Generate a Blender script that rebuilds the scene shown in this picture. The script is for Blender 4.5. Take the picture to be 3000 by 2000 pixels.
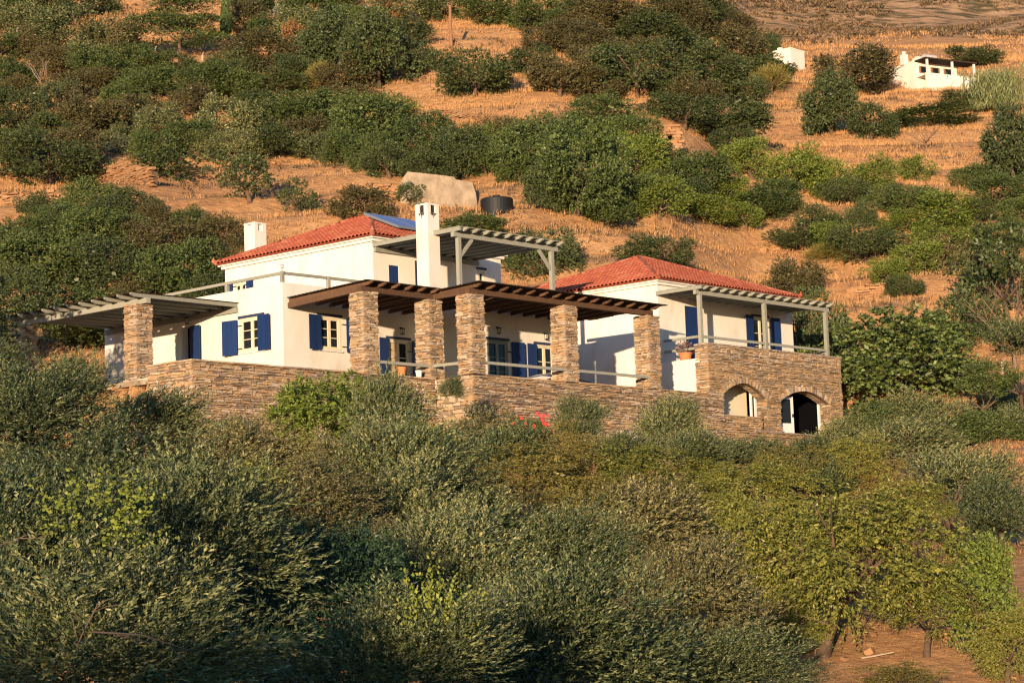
import bpy, math, random
import numpy as np
from mathutils import Vector, Matrix
random.seed(7); RNG = np.random.default_rng(7)
SC = bpy.context.scene
COL = SC.collection
for o in list(bpy.data.objects): bpy.data.objects.remove(o)

# ------------------------------------------------------------------ camera
F = 6610.0; PITCH = 0.1214; ROLL = 0.0344            # focal length in 3000-px widths, radians
_fw = Vector((0, math.cos(PITCH), math.sin(PITCH))); _up = Vector((0, -math.sin(PITCH), math.cos(PITCH))); _rt = Vector((1, 0, 0))
CR = _rt*math.cos(ROLL) - _up*math.sin(ROLL); CU = _rt*math.sin(ROLL) + _up*math.cos(ROLL)
cd = bpy.data.cameras.new('camera'); cam = bpy.data.objects.new('camera', cd); COL.objects.link(cam)
cd.sensor_width = 36; cd.lens = F/3000*36; cd.clip_start = 0.5; cd.clip_end = 6000
cam.matrix_world = Matrix(((CR.x, CU.x, -_fw.x, 0), (CR.y, CU.y, -_fw.y, 0), (CR.z, CU.z, -_fw.z, 0), (0, 0, 0, 1)))
SC.camera = cam
def ray(px, py):                                       # direction through a photograph pixel, y component 1
    d = CR*((px-1500)/F) - CU*((py-1000)/F) + _fw
    return d/d.y

# ------------------------------------------------------------------ sky, sun, exposure
SUN = Vector((-0.19, -0.98, math.tan(math.radians(4.6)))).normalized()   # towards the sun
elev = math.asin(SUN.z); azim = math.atan2(SUN.x, SUN.y)
W = bpy.data.worlds.new('World'); SC.world = W; W.use_nodes = True
nt = W.node_tree; bg = nt.nodes['Background']
sk = nt.nodes.new('ShaderNodeTexSky'); sk.sky_type = 'NISHITA'; sk.sun_disc = False
sk.sun_elevation = elev; sk.sun_rotation = azim; sk.air_density = 1.0; sk.dust_density = 0.3; sk.ozone_density = 4.0
nt.links.new(sk.outputs[0], bg.inputs[0]); bg.inputs[1].default_value = 0.125
sl = bpy.data.lights.new('sun', 'SUN'); sun = bpy.data.objects.new('sun', sl); COL.objects.link(sun)
sl.energy = 3.3; sl.angle = math.radians(0.6); sl.color = (1.0, 0.74, 0.47)
sun.rotation_euler = SUN.to_track_quat('Z', 'Y').to_euler(); sun.location = (0, 0, 60)
SC.view_settings.view_transform = 'Standard'; SC.view_settings.look = 'None'
SC.view_settings.exposure = 1.38; SC.view_settings.gamma = 1.0
SC.cycles.use_denoising = True; SC.cycles.denoising_input_passes = 'RGB_ALBEDO_NORMAL'; SC.cycles.denoising_prefilter = 'NONE'; SC.cycles.filter_width = 1.25; SC.cycles.sample_clamp_indirect = 4.0
SC.cycles.max_bounces = 5; SC.cycles.diffuse_bounces = 3; SC.cycles.glossy_bounces = 2
SC.cycles.transmission_bounces = 2; SC.cycles.transparent_max_bounces = 4

# ------------------------------------------------------------------ materials
MATS = {}
def ramp_node(nt, stops):
    r = nt.nodes.new('ShaderNodeValToRGB'); e = r.color_ramp.elements
    while len(e) > 1: e.remove(e[-1])
    e[0].position = stops[0][0]; e[0].color = (*stops[0][1], 1)
    for p, c in stops[1:]:
        k = e.new(p); k.color = (*c, 1)
    return r
def even(cols): return [(i/max(1, len(cols)-1), c) for i, c in enumerate(cols)]
def mat(name, cols, rough=0.8, rnd=None, noise=None, bump=0.0, bscale=20, spec=0.25, transl=0.0, stretch=(1, 1, 1)):
    """ramp of colours driven by per-island / per-object randomness and object-space noise"""
    m = bpy.data.materials.new(name); m.use_nodes = True; MATS[name] = m
    nt = m.node_tree; N = nt.nodes; L = nt.links; b = N['Principled BSDF']
    b.inputs['Roughness'].default_value = rough; b.inputs['Specular IOR Level'].default_value = spec
    fac = None
    def add(a, c):
        if a is None: return c
        n = N.new('ShaderNodeMath'); n.operation = 'ADD'; L.new(a, n.inputs[0]); L.new(c, n.inputs[1]); return n.outputs[0]
    def scaled(out, k):
        n = N.new('ShaderNodeMath'); n.operation = 'MULTIPLY'; L.new(out, n.inputs[0]); n.inputs[1].default_value = k; return n.outputs[0]
    if rnd:
        wi, wo = rnd
        if wi: g = N.new('ShaderNodeNewGeometry'); fac = add(fac, scaled(g.outputs['Random Per Island'], wi))
        if wo: g = N.new('ShaderNodeObjectInfo'); fac = add(fac, scaled(g.outputs['Random'], wo))
    tc = N.new('ShaderNodeTexCoord'); mp = N.new('ShaderNodeMapping'); mp.inputs['Scale'].default_value = stretch
    L.new(tc.outputs['Object'], mp.inputs[0])
    if noise:
        sc, w = noise
        t = N.new('ShaderNodeTexNoise'); t.inputs['Scale'].default_value = sc; t.inputs['Detail'].default_value = 6
        t.inputs['Roughness'].default_value = 0.65
        L.new(mp.outputs[0], t.inputs['Vector'])
        mr = N.new('ShaderNodeMapRange'); mr.inputs[1].default_value = 0.25; mr.inputs[2].default_value = 0.75
        L.new(t.outputs['Fac'], mr.inputs[0]); fac = add(fac, scaled(mr.outputs[0], w))
    if len(cols) > 1:
        r = ramp_node(nt, even(cols)); L.new(fac, r.inputs[0]); colout = r.outputs[0]; L.new(colout, b.inputs['Base Color'])
    else:
        b.inputs['Base Color'].default_value = (*cols[0], 1); colout = None
    if bump:
        t = N.new('ShaderNodeTexNoise'); t.inputs['Scale'].default_value = bscale; t.inputs['Detail'].default_value = 5
        L.new(mp.outputs[0], t.inputs['Vector'])
        bp = N.new('ShaderNodeBump'); bp.inputs['Strength'].default_value = bump; bp.inputs['Distance'].default_value = 0.02
        L.new(t.outputs['Fac'], bp.inputs['Height']); L.new(bp.outputs[0], b.inputs['Normal'])
    if transl:
        tr = N.new('ShaderNodeBsdfTranslucent'); mx = N.new('ShaderNodeMixShader'); mx.inputs[0].default_value = transl
        if colout: L.new(colout, tr.inputs[0])
        else: tr.inputs[0].default_value = (*cols[0], 1)
        L.new(b.outputs[0], mx.inputs[1]); L.new(tr.outputs[0], mx.inputs[2])
        L.new(mx.outputs[0], N['Material Output'].inputs['Surface'])
    return m
mat('plaster', [(.53, .47, .41), (.65, .605, .55), (.70, .66, .605), (.72, .68, .63)], .9, noise=(1.1, 1.0), bump=.35, bscale=25, stretch=(1, 1, .45))
mat('cream', [(.60, .53, .40), (.66, .59, .45)], .7, noise=(4, 1.0))
mat('shutter', [(.006, .018, .070), (.009, .028, .108), (.012, .037, .135)], .55, rnd=(.5, .3), noise=(6, .3), stretch=(1, 1, .3))
mat('lintel', [(.03, .04, .09)], .6)
mat('glass', [(.012, .012, .013)], .08, spec=.3)
mat('curtain', [(.45, .33, .2), (.55, .42, .26)], .9, noise=(3, 1))
mat('dark', [(.004, .004, .005)], 1.0, spec=0.0)  # near black without gloss: darkness of unlit rooms put into the colour
mat('iron', [(.02, .02, .022)], .5)
mat('stone', [(.085, .062, .046), (.30, .205, .125), (.36, .235, .125), (.19, .15, .12), (.44, .31, .18), (.33, .195, .10), (.50, .40, .30), (.15, .11, .085), (.28, .20, .14)],
    .85, rnd=(.5, .5), noise=(9, .22), bump=.5, bscale=30, stretch=(1, 1, 3))
mat('stone_brown', [(.10, .062, .04), (.22, .12, .065), (.30, .155, .075), (.36, .21, .11), (.18, .11, .07)], .9, rnd=(.5, .5), noise=(5, .2), bump=.6, bscale=20)
mat('mortar', [(.09, .065, .045), (.16, .11, .075)], .95, noise=(6, 1))
mat('tile', [(.15, .045, .03), (.29, .073, .040), (.37, .105, .058), (.26, .063, .036), (.44, .17, .105), (.33, .085, .047)], .85, rnd=(.4, .35), noise=(1.5, .4))
mat('tile_under', [(.22, .05, .025)], .9)
mat('greywood', [(.18, .18, .15), (.26, .26, .22), (.32, .31, .265)], .75, rnd=(.2, .4), noise=(8, .4), stretch=(1, 1, 1))
mat('brownwood', [(.045, .025, .016), (.095, .052, .031), (.15, .085, .05)], .8, rnd=(.2, .4), noise=(7, .5))
mat('darkboard', [(.018, .012, .009), (.045, .028, .019)], .85, rnd=(.3, .5), noise=(5, .4))
mat('concrete', [(.09, .07, .05), (.22, .17, .12), (.31, .245, .18), (.38, .31, .23)], .9, noise=(1.8, 1), bump=.9, bscale=6, stretch=(1, 1, .6))
mat('oldwall', [(.30, .20, .12), (.40, .28, .17), (.46, .33, .21)], .9, noise=(1.2, 1), bump=.5, bscale=8)
mat('terracotta', [(.45, .16, .06), (.55, .22, .09)], .8, noise=(8, 1))
mat('whitepaint', [(.62, .60, .58)], .6)
mat('soot', [(.03, .025, .022)], .95)
mat('panel', [(.10, .20, .48)], .25, spec=.6)
mat('plastic', [(.012, .013, .016)], .6, spec=.3)
mat('pole', [(.20, .10, .055), (.30, .16, .09)], .9, noise=(5, 1), stretch=(1, 1, .2))
mat('steel', [(.45, .42, .40)], .5)
mat('panel_rim', [(.14, .16, .20)], .5)
mat('bark', [(.05, .034, .025), (.11, .070, .048), (.17, .11, .075)], .95, rnd=(0, .3), noise=(5, .7), bump=.6, bscale=12)
mat('dark_grey', [(.02, .025, .03), (.06, .065, .075)], .9, noise=(3, 1))
mat('twig', [(.14, .09, .06), (.24, .16, .11)], .9, noise=(9, 1))
mat('deadwood', [(.34, .26, .20), (.46, .36, .28)], .9, noise=(5, 1))
KB = {'almond': 1.6, 'almond_ochre': 1.6, 'lime': 1.7, 'oak': 2.0, 'oak_brown': 2.0, 'green': 2.15, 'mulberry': 2.0, 'pine': 1.8, 'olive': 1.6, 'olive_brown': 1.55}
# foliage: (name, colours, translucency)
for nm, cols, tr in (
    ('olive', [(.008, .014, .008), (.026, .038, .018), (.050, .064, .028), (.090, .098, .042), (.155, .15, .066), (.27, .235, .105)], .12),
    ('olive_brown', [(.018, .018, .009), (.050, .047, .021), (.090, .080, .035), (.14, .118, .05), (.25, .20, .09)], .12),
    ('laurel', [(.010, .020, .011), (.024, .046, .022), (.035, .064, .028), (.052, .085, .034)], .2),
    ('oak', [(.014, .019, .009), (.032, .042, .016), (.048, .060, .022), (.065, .074, .028)], .18),
    ('oak_brown', [(.022, .019, .010), (.047, .042, .018), (.070, .058, .025), (.092, .072, .032)], .18),
    ('green', [(.014, .021, .008), (.036, .050, .016), (.058, .075, .023), (.09, .105, .034)], .25),
    ('almond', [(.048, .056, .013), (.105, .11, .023), (.15, .145, .030), (.195, .175, .040), (.24, .20, .06)], .3),
    ('almond_ochre', [(.055, .048, .014), (.115, .10, .026), (.155, .125, .034), (.20, .15, .045), (.24, .17, .06)], .3),
    ('lime', [(.040, .056, .012), (.082, .108, .021), (.125, .15, .029), (.17, .185, .040)], .3),
    ('mulberry', [(.015, .024, .008), (.042, .058, .017), (.072, .090, .026), (.13, .145, .042)], .25),
    ('pine', [(.018, .028, .009), (.040, .058, .016), (.062, .082, .024)], .15),
    ('broom', [(.10, .085, .022), (.16, .13, .036), (.22, .17, .05)], .2),
    ('rust', [(.13, .060, .024), (.20, .095, .036), (.26, .13, .05)], .2),
    ('reed', [(.085, .10, .042), (.14, .15, .065), (.20, .19, .09)], .25),
    ('silver', [(.13, .145, .10), (.20, .21, .145)], .2),
    ('vine', [(.10, .12, .02), (.17, .19, .03), (.25, .24, .045)], .35),
    ('purple', [(.10, .055, .05), (.18, .10, .085)], .2)):
    mat('leaf_'+nm, [(c[0]*KB.get(nm, 1.5), c[1]*KB.get(nm, 1.5)*1.06, c[2]*KB.get(nm, 1.5)) for c in cols], .5, rnd=(.72, .28), spec=.4, transl=tr)
mat('petal', [(.70, .035, .055), (.80, .08, .10)], .6, rnd=(.7, .3))
mat('straw', [(.34, .175, .075), (.44, .235, .098), (.50, .28, .12), (.56, .355, .17)], .9, rnd=(.8, 0), transl=.15, noise=(.15, .25))
mat('scrub', [(.060, .050, .026), (.11, .082, .045), (.19, .12, .07), (.26, .16, .10)], .9, rnd=(.9, 0))
def ground_mat():
    m = bpy.data.materials.new('earth'); m.use_nodes = True; MATS['earth'] = m
    nt = m.node_tree; N = nt.nodes; L = nt.links; b = N['Principled BSDF']; b.inputs['Roughness'].default_value = .95
    b.inputs['Specular IOR Level'].default_value = .1
    tc = N.new('ShaderNodeTexCoord')
    def noise(s, det=6, stretch=(1, 1, 1)):
        mp = N.new('ShaderNodeMapping'); mp.inputs['Scale'].default_value = stretch; L.new(tc.outputs['Object'], mp.inputs[0])
        t = N.new('ShaderNodeTexNoise'); t.inputs['Scale'].default_value = s; t.inputs['Detail'].default_value = det; t.inputs['Roughness'].default_value = .68
        L.new(mp.outputs[0], t.inputs['Vector']); return t.outputs['Fac']
    r1 = ramp_node(nt, [(.30, (.29, .145, .068)), (.45, (.50, .255, .11)), (.56, (.60, .33, .148)), (.72, (.66, .42, .215))]); L.new(noise(.22, 8, (1, 1, 2)), r1.inputs[0])
    r2 = ramp_node(nt, [(.35, (.22, .125, .068)), (.5, (.39, .21, .10)), (.65, (.50, .31, .16))]); L.new(noise(1.7, 8, (1, 1, 3)), r2.inputs[0])
    mx = N.new('ShaderNodeMixRGB'); L.new(noise(.5, 7), mx.inputs[0]); L.new(r1.outputs[0], mx.inputs[1]); L.new(r2.outputs[0], mx.inputs[2])
    # the far hill is stonier, greyer ground
    sx = N.new('ShaderNodeSeparateXYZ'); L.new(tc.outputs['Object'], sx.inputs[0]); mr = N.new('ShaderNodeMapRange'); mr.inputs[1].default_value = 325; mr.inputs[2].default_value = 350; L.new(sx.outputs['Y'], mr.inputs[0])
    r3 = ramp_node(nt, [(.36, (.075, .068, .032)), (.46, (.17, .125, .065)), (.52, (.40, .24, .13)), (.62, (.50, .32, .18)), (.74, (.58, .42, .29))]); L.new(noise(.22, 10, (1, 1.6, 1.6)), r3.inputs[0])
    m2 = N.new('ShaderNodeMixRGB'); L.new(mr.outputs[0], m2.inputs[0]); L.new(mx.outputs[0], m2.inputs[1]); L.new(r3.outputs[0], m2.inputs[2])
    L.new(m2.outputs[0], b.inputs['Base Color'])
    bp = N.new('ShaderNodeBump'); bp.inputs['Strength'].default_value = .9; bp.inputs['Distance'].default_value = .25
    L.new(noise(2.2, 8), bp.inputs['Height']); L.new(bp.outputs[0], b.inputs['Normal'])
ground_mat()

# ------------------------------------------------------------------ objects, things, parts
def tag(o, label=None, cat=None, group=None, kind=None):
    if label: o['label'] = label
    if cat: o['category'] = cat
    if group: o['group'] = group
    if kind: o['kind'] = kind
    return o
class MB:                                              # collects faces, becomes ONE mesh
    def __init__(s): s.v = []; s.f = []
    def hexa(s, p):                                    # 8 points: bottom ring 0-3, top ring 4-7
        n = len(s.v); s.v += [tuple(q) for q in p]
        s.f += [tuple(n+i for i in q) for q in ((3, 2, 1, 0), (4, 5, 6, 7), (0, 1, 5, 4), (1, 2, 6, 5), (2, 3, 7, 6), (3, 0, 4, 7))]
        return s
    def box(s, x0, x1, y0, y1, z0, z1):
        x0, x1 = sorted((x0, x1)); y0, y1 = sorted((y0, y1)); z0, z1 = sorted((z0, z1))
        return s.hexa([(x0, y0, z0), (x1, y0, z0), (x1, y1, z0), (x0, y1, z0), (x0, y0, z1), (x1, y0, z1), (x1, y1, z1), (x0, y1, z1)])
    def face(s, *p):
        n = len(s.v); s.v += [tuple(q) for q in p]; s.f.append(tuple(range(n, n+len(p)))); return s
    def bar(s, p, q, w, h, up=(0, 0, 1)):              # rectangular bar between two points
        p = Vector(p); q = Vector(q); d = (q-p).normalized(); u = Vector(up); r = d.cross(u)
        if r.length < 1e-4: r = d.cross(Vector((1, 0, 0)))
        r.normalize(); u = r.cross(d)
        c = [(-w/2, -h/2), (w/2, -h/2), (w/2, h/2), (-w/2, h/2)]
        return s.hexa([p+r*a+u*b for a, b in c] + [q+r*a+u*b for a, b in c])
    def tube(s, pts, rad, n=7, cap=True):
        pts = [Vector(p) for p in pts]; base = len(s.v); m = len(pts)
        for i, p in enumerate(pts):
            d = (pts[min(i+1, m-1)] - pts[max(i-1, 0)]).normalized()
            r = d.cross(Vector((.31, .2, .93)));
            if r.length < .05: r = d.cross(Vector((1, 0, 0)))
            r.normalize(); t = d.cross(r); R = rad[i] if isinstance(rad, (list, tuple)) else rad
            for k in range(n):
                a = 2*math.pi*k/n; s.v.append(tuple(p + r*math.cos(a)*R + t*math.sin(a)*R))
        for i in range(m-1):
            for k in range(n):
                a = base+i*n+k; b = base+i*n+(k+1) % n; s.f.append((a, b, b+n, a+n))
        if cap:
            s.f.append(tuple(base+k for k in range(n))[::-1]); s.f.append(tuple(base+(m-1)*n+k for k in range(n)))
        return s
    def lathe(s, c, prof, n=16):                       # profile of (radius, height) about a vertical axis
        base = len(s.v); c = Vector(c)
        for r, z in prof:
            for k in range(n):
                a = 2*math.pi*k/n; s.v.append((c.x+r*math.cos(a), c.y+r*math.sin(a), c.z+z))
        for i in range(len(prof)-1):
            for k in range(n):
                a = base+i*n+k; b = base+i*n+(k+1) % n; s.f.append((a, b, b+n, a+n))
        s.f.append(tuple(base+k for k in range(n))[::-1]); s.f.append(tuple(base+(len(prof)-1)*n+k for k in range(n)))
        return s
    def mesh(s, name, m, off=(0, 0, 0), smooth=False):
        me = bpy.data.meshes.new(name); o = Vector(off)
        me.from_pydata([(v[0]-o.x, v[1]-o.y, v[2]-o.z) for v in s.v], [], s.f)
        if m: me.materials.append(MATS[m])
        if smooth: me.polygons.foreach_set('use_smooth', [True]*len(me.polygons))
        me.update(); return me
def link(name, me, parent=None, loc=None):
    o = bpy.data.objects.new(name, me); COL.objects.link(o)
    if parent: o.parent = parent
    if loc is not None: o.location = loc
    return o
# house frame: a runs along the right-hand facades, b along the left-hand ones, both away from the camera's corner
TH = 0.7273; PSI = math.pi/2 - TH; HO = Vector((-7.889, 77.327, 8.381))
HM = Matrix.Translation(HO) @ Matrix.Rotation(PSI, 4, 'Z')
def W3(a, b, z): return HM @ Vector((a, b, z))
class T:                                               # a thing standing in the house frame
    def __init__(s, name, label, cat, base, group=None):
        s.b = Vector(base); s.o = bpy.data.objects.new(name, None); COL.objects.link(s.o); s.o.empty_display_size = .2
        s.o.location = HM @ s.b; s.o.rotation_euler = (0, 0, PSI); tag(s.o, label, cat, group)
    def part(s, name, mb, m, parent=None, smooth=False, kind=None):
        o = link(name, mb.mesh(name, m, s.b, smooth), parent or s.o)
        if kind: o['kind'] = kind
        return o
def single(name, label, cat, mb, m, base, group=None, kind=None, smooth=False):   # one-mesh thing in the house frame
    o = link(name, mb.mesh(name, m, base, smooth)); o.location = HM @ Vector(base); o.rotation_euler = (0, 0, PSI)
    return tag(o, label, cat, group, kind)

# ------------------------------------------------------------------ terrain
PY = [-400, -120, -60, -40, -20, 0, 15, 30, 42, 46, 50, 54, 60, 68, 75, 82, 95, 110, 125, 150, 190, 230, 300, 420, 700, 1200, 2500]
PZ = [-30, -6, 2.8, 3.8, 1.2, -1.8, -2.8, -2.9, -2.4, -1.5, -.2, .4, 1.2, 3.2, 5.0, 6.2, 11.5, 18.6, 24.8, 35, 53.5, 72, 104, 150, 190, 200, 200]  # rise behind the camera is added to shade the lower foreground
QY = [-400, -120, -60, -40, -20, 0, 15, 30, 42, 46, 50, 54, 60, 68, 75, 82, 92, 105, 125, 150, 200, 330, 345, 500, 700, 1000, 1600, 2500]
QZ = [-30, -6, 2.6, 3.2, .8, -1.8, -2.8, -2.9, -2.4, -1.5, -.2, .4, 1.2, 3.0, 4.6, 5.8, 7.6, 12.8, 21.6, 31.4, 45.3, 82, 87, 150, 236, 330, 430, 450]
def sstep(t): t = np.clip(t, 0, 1); return t*t*(3-2*t)
def vnoise(x, y, s, seed=0):
    x = np.asarray(x, float)/s + seed*17.3; y = np.asarray(y, float)/s + seed*9.1
    xi = np.floor(x); yi = np.floor(y); fx = x-xi; fy = y-yi; fx = fx*fx*(3-2*fx); fy = fy*fy*(3-2*fy)
    def h(i, j):
        n = np.sin(i*127.1 + j*311.7 + seed*74.7)*43758.5453; return n-np.floor(n)
    return (h(xi, yi)*(1-fx)+h(xi+1, yi)*fx)*(1-fy) + (h(xi, yi+1)*(1-fx)+h(xi+1, yi+1)*fx)*fy
def hloc(x, y):
    dx = x-HO.x; dy = y-HO.y; c = math.cos(PSI); s = math.sin(PSI); return dx*c+dy*s, -dx*s+dy*c
def height(x, y):
    x = np.asarray(x, float); y = np.asarray(y, float)
    w = sstep((x - .062*np.maximum(y, 40))/(.055*np.maximum(y, 40)))
    h = np.interp(y, PY, PZ)*(1-w) + np.interp(y, QY, QZ)*w
    amp = sstep((y-20)/60)
    h = h + amp*((vnoise(x, y, 17, 1)-.5)*1.6 + (vnoise(x, y, 6, 2)-.5)*.7 + (vnoise(x, y, 2.2, 3)-.5)*.28) + (vnoise(x, y, 90, 5)-.5)*14*sstep((y-260)/200)
    h = h + (vnoise(x, y*.2, 4, 51)*2.2 + vnoise(x, y*.2, 1.3, 52)*1.1 - 1.6)*sstep((-18-y)/14)*sstep((y+90)/30)  # uneven crest of the unseen ridge, shaped to break up its shadow
    h = h + (vnoise(x, y, 1.1, 4)-.5)*.12 + (vnoise(x, y, 30, 9)-.5)*22*sstep((y-330)/120)*w*.35
    # terraces across the slope
    tz = 2.1; k = h/tz + .35*vnoise(x, y, 25, 6); fr = k-np.floor(k); st = (np.floor(k)+sstep((fr-.55)/.45))-.35*vnoise(x, y, 25, 6)
    tw = sstep((y-96)/10)*(1-sstep((y-230)/40))*.4
    h = h*(1-tw) + st*tz*tw
    # cut-and-fill platform of the house
    a, b = hloc(x, y)
    f1 = (a > -7.0) & (a < 3.8) & (b > -3.5) & (b < 11)
    f2 = (a >= 3.8) & (a < 17.4) & (b > -4.4) & (b < 11)
    f3 = (a >= 17.4) & (a < 26.0) & (b > -5.0) & (b < 7)
    pl = HO.z - .5
    h = np.where(f1 | f2, pl, h); h = np.where(f3, pl-1.1, h)
    front = (~(f1 | f2 | f3)) & (a > -9) & (a < 30) & (b < -1) & (b > -14)
    lim = np.where(a < 3.4, HO.z-2.15, HO.z-2.9) - np.clip((-5.5-b), 0, 9)*.33
    h = np.where(front, np.minimum(h, lim), h)
    return h
def H(x, y): return float(height(np.array([x]), np.array([y]))[0])
def ground(px, py, y0=40., y1=900.):                   # where the ray through a pixel meets the ground
    d = ray(px, py); ys = np.concatenate([np.arange(y0, 260, .25), np.arange(260, y1, 1.)])
    g = height(d.x*ys, ys); hit = np.nonzero(g >= d.z*ys)[0]
    y = ys[hit[0]] if len(hit) else 600.
    return Vector((d.x*y, y, H(d.x*y, y)))
def make_terrain():
    ys = np.concatenate([np.arange(-400, -40, 30), np.arange(-40, 40, 2.), np.arange(40, 60, 1.), np.arange(60, 112, .5), np.arange(112, 200, .9), np.arange(200, 380, 2.5), np.arange(380, 800, 8), np.arange(800, 2501, 100)])
    xs = np.concatenate([-np.geomspace(2000, 52, 26), np.arange(-50, 50.1, .65), np.geomspace(52, 2000, 26)])
    X, Y = np.meshgrid(xs, ys); Z = height(X.ravel(), Y.ravel())
    co = np.stack([X.ravel(), Y.ravel(), Z], 1); nx = len(xs); ny = len(ys)
    i = np.arange(ny-1)[:, None]*nx + np.arange(nx-1)[None, :]; q = np.stack([i, i+1, i+nx+1, i+nx], -1).reshape(-1, 4)
    o = link('hillside', quads('hillside', co, q, 'earth', True)); tag(o, kind='structure'); return o
def quads(name, co, q, m, smooth=False):
    me = bpy.data.meshes.new(name); n = len(q); k = q.shape[1]
    me.vertices.add(len(co)); me.vertices.foreach_set('co', np.ascontiguousarray(co, dtype=np.float32).ravel())
    me.loops.add(n*k); me.loops.foreach_set('vertex_index', np.ascontiguousarray(q, dtype=np.int32).ravel())
    me.polygons.add(n); me.polygons.foreach_set('loop_start', np.arange(0, n*k, k, dtype=np.int32))
    if smooth: me.polygons.foreach_set('use_smooth', np.ones(n, bool))
    me.update(calc_edges=True); me.materials.append(MATS[m]); return me
make_terrain()
# ------------------------------------------------------------------ masonry
SLABS = []; SLABS2 = []
for i in range(14):
    r = random.Random(100+i); mb = MB(); j = lambda k: r.uniform(-k, k)
    p = []
    for z in (-.5, .5):
        for x, y in ((-.5, -.5), (.5, -.5), (.5, .5), (-.5, .5)):
            p.append((x + j(.11), y + (j(.14) if y < 0 else 0), z + j(.27)))
    mb.hexa(p); SLABS.append(mb.mesh('slab', 'stone')); SLABS2.append(mb.mesh('slab', 'stone_brown'))
class Face:                                            # a vertical face: s along it, d outwards, z up; plane 'a' or 'b'
    def __init__(s, pl, pos, sgn=-1): s.pl = pl; s.pos = pos; s.g = sgn
    def p(s, u, d, z): return (s.pos + s.g*d, u, z) if s.pl == 'a' else (u, s.pos + s.g*d, z)
    def box(s, mb, u0, u1, d0, d1, z0, z1):
        a = s.p(u0, d0, z0); b = s.p(u1, d1, z1); return mb.box(a[0], b[0], a[1], b[1], a[2], b[2])
def lay_stones(t, parent, fc, s0, s1, z0, z1, hh=(.045, .115), ll=(.13, .48), excl=None, limit=300, depth=.16, proud=.03, seed=1, name='stone', topdown=True):
    r = random.Random(seed); st = []; z = z1
    while z > z0 + .02:
        h = min(r.uniform(*hh), z - z0); zm = z - h/2; cuts = sorted(excl(zm, h)) if excl else []
        spans = []; x = s0
        for c0, c1 in cuts:
            if c0 > x: spans.append((x, min(c0, s1)))
            x = max(x, c1)
        if x < s1: spans.append((x, s1))
        for c0, c1 in spans:
            u = c0
            while u < c1 - .02:
                l = r.uniform(*ll); l = l if c1-u-l > .12 else c1-u
                l = min(l, c1-u)
                st.append((u + l/2, zm + r.uniform(-.006, .006), l - .02, h - .016, r.uniform(-.35, 1)*proud, r.randrange(14), r.uniform(-.012, .012))); u += l
        z -= h
    rest = MB()
    for i, (u, zz, l, h, d, k, tw) in enumerate(st):
        c = Vector(fc.p(u, d - depth/2, zz)) - t.b
        rz = 0 if fc.pl == 'b' else math.pi/2
        if fc.g > 0: rz += math.pi
        elif fc.pl == 'a': rz = -math.pi/2
        if i < limit:
            o = bpy.data.objects.new(name, SLABS[k]); COL.objects.link(o); o.parent = parent
            o.location = c; o.rotation_euler = (0, tw, rz); o.scale = (l, depth, h)
        else:
            m4 = Matrix.Translation(c + t.b) @ Matrix.Rotation(rz, 4, 'Z') @ Matrix.Rotation(tw, 4, 'Y') @ Matrix.Diagonal((l, depth, h, 1))
            rest.hexa([m4 @ Vector(v.co) for v in SLABS[k].vertices])
    if rest.v: t.part('stone_coursing', rest, 'stone', parent, kind='stuff')
    return len(st)
PW = .67
def pillar(name, label, a, b, z0, z1, seed):
    t = T(name, label, 'pillar', (a+PW/2, b+PW/2, z0), 'stone pergola pillars')
    core = t.part('core', MB().box(a+.03, a+PW-.03, b+.03, b+PW-.03, z0, z1), 'mortar')
    for k, (fc, s0) in enumerate(((Face('b', b), a), (Face('a', a), b), (Face('b', b+PW, 1), a), (Face('a', a+PW, 1), b))):
        if k < 2: lay_stones(t, t.o, fc, s0-.012, s0+PW+.012, z0, z1, (.05, .115), (.12, .42), seed=seed*10+k, proud=.05, limit=148)
        else: lay_stones(t, t.o, fc, s0, s0+PW, z0, z1, (.07, .13), (.25, .6), seed=seed*10+k, proud=.02, limit=0)
    return t
P = {}
for i, (a, b, lab) in enumerate(((.19, -3.78, 'square dry stone pillar right of the window at the first porch corner'),
                                 (3.35, -3.78, 'stone pillar set back at the inner corner of the porch behind the terracotta pot'),
                                 (3.58, -5.54, 'stone pillar rising from the terrace wall where the porch steps forward'),
                                 (8.52, -5.54, 'stone pillar in the middle of the long brown porch beside the lounger'),
                                 (13.30, -5.54, 'rightmost stone pillar of the brown porch in front of the second house'))):
    pillar('stone_pillar', lab, a, b, -.13 if i > 1 else -.12, 2.64, i+1)
pillar('stone_pillar', 'tall orange stone pillar carrying the grey left pergola', -4.4, 2.5, -1.3, 2.6, 6)
pillar('stone_pillar', 'shaded stone pillar at the far left end of the grey pergola', -4.4, 9.0, -1.0, 2.6, 7)

# retaining walls
def cap(mb, *b): return mb.box(*b)
t = T('retaining_wall', 'long dry stone terrace wall left of the porch step, under the window', 'wall', (-2, -3.78, -2.6), 'stone terrace walls')
f = Face('b', -3.78)
t.part('core', MB().box(-7.3, 3.6, -3.74, -3.35, -3.2, -.15).box(-7.27, -6.95, -3.35, -1.6, -3.2, -.15), 'mortar')
lay_stones(t, t.o, f, -7.32, 3.58, -2.9, -.17, seed=31, limit=285, proud=.045, hh=(.035, .105), ll=(.12, .44))
lay_stones(t, t.o, Face('a', -7.3), -3.78, -1.6, -2.4, -.17, seed=32, limit=15, hh=(.07, .15))
x = -7.36; k = 0
while x < 3.5:
    l = random.uniform(.6, 1.1); l = min(l, 3.57-x); t.part('coping_slab', MB().box(x+.006, x+l-.006, -3.83, -3.2, -.165, -.115+random.uniform(-.006, .006)), 'stone'); x += l
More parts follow.
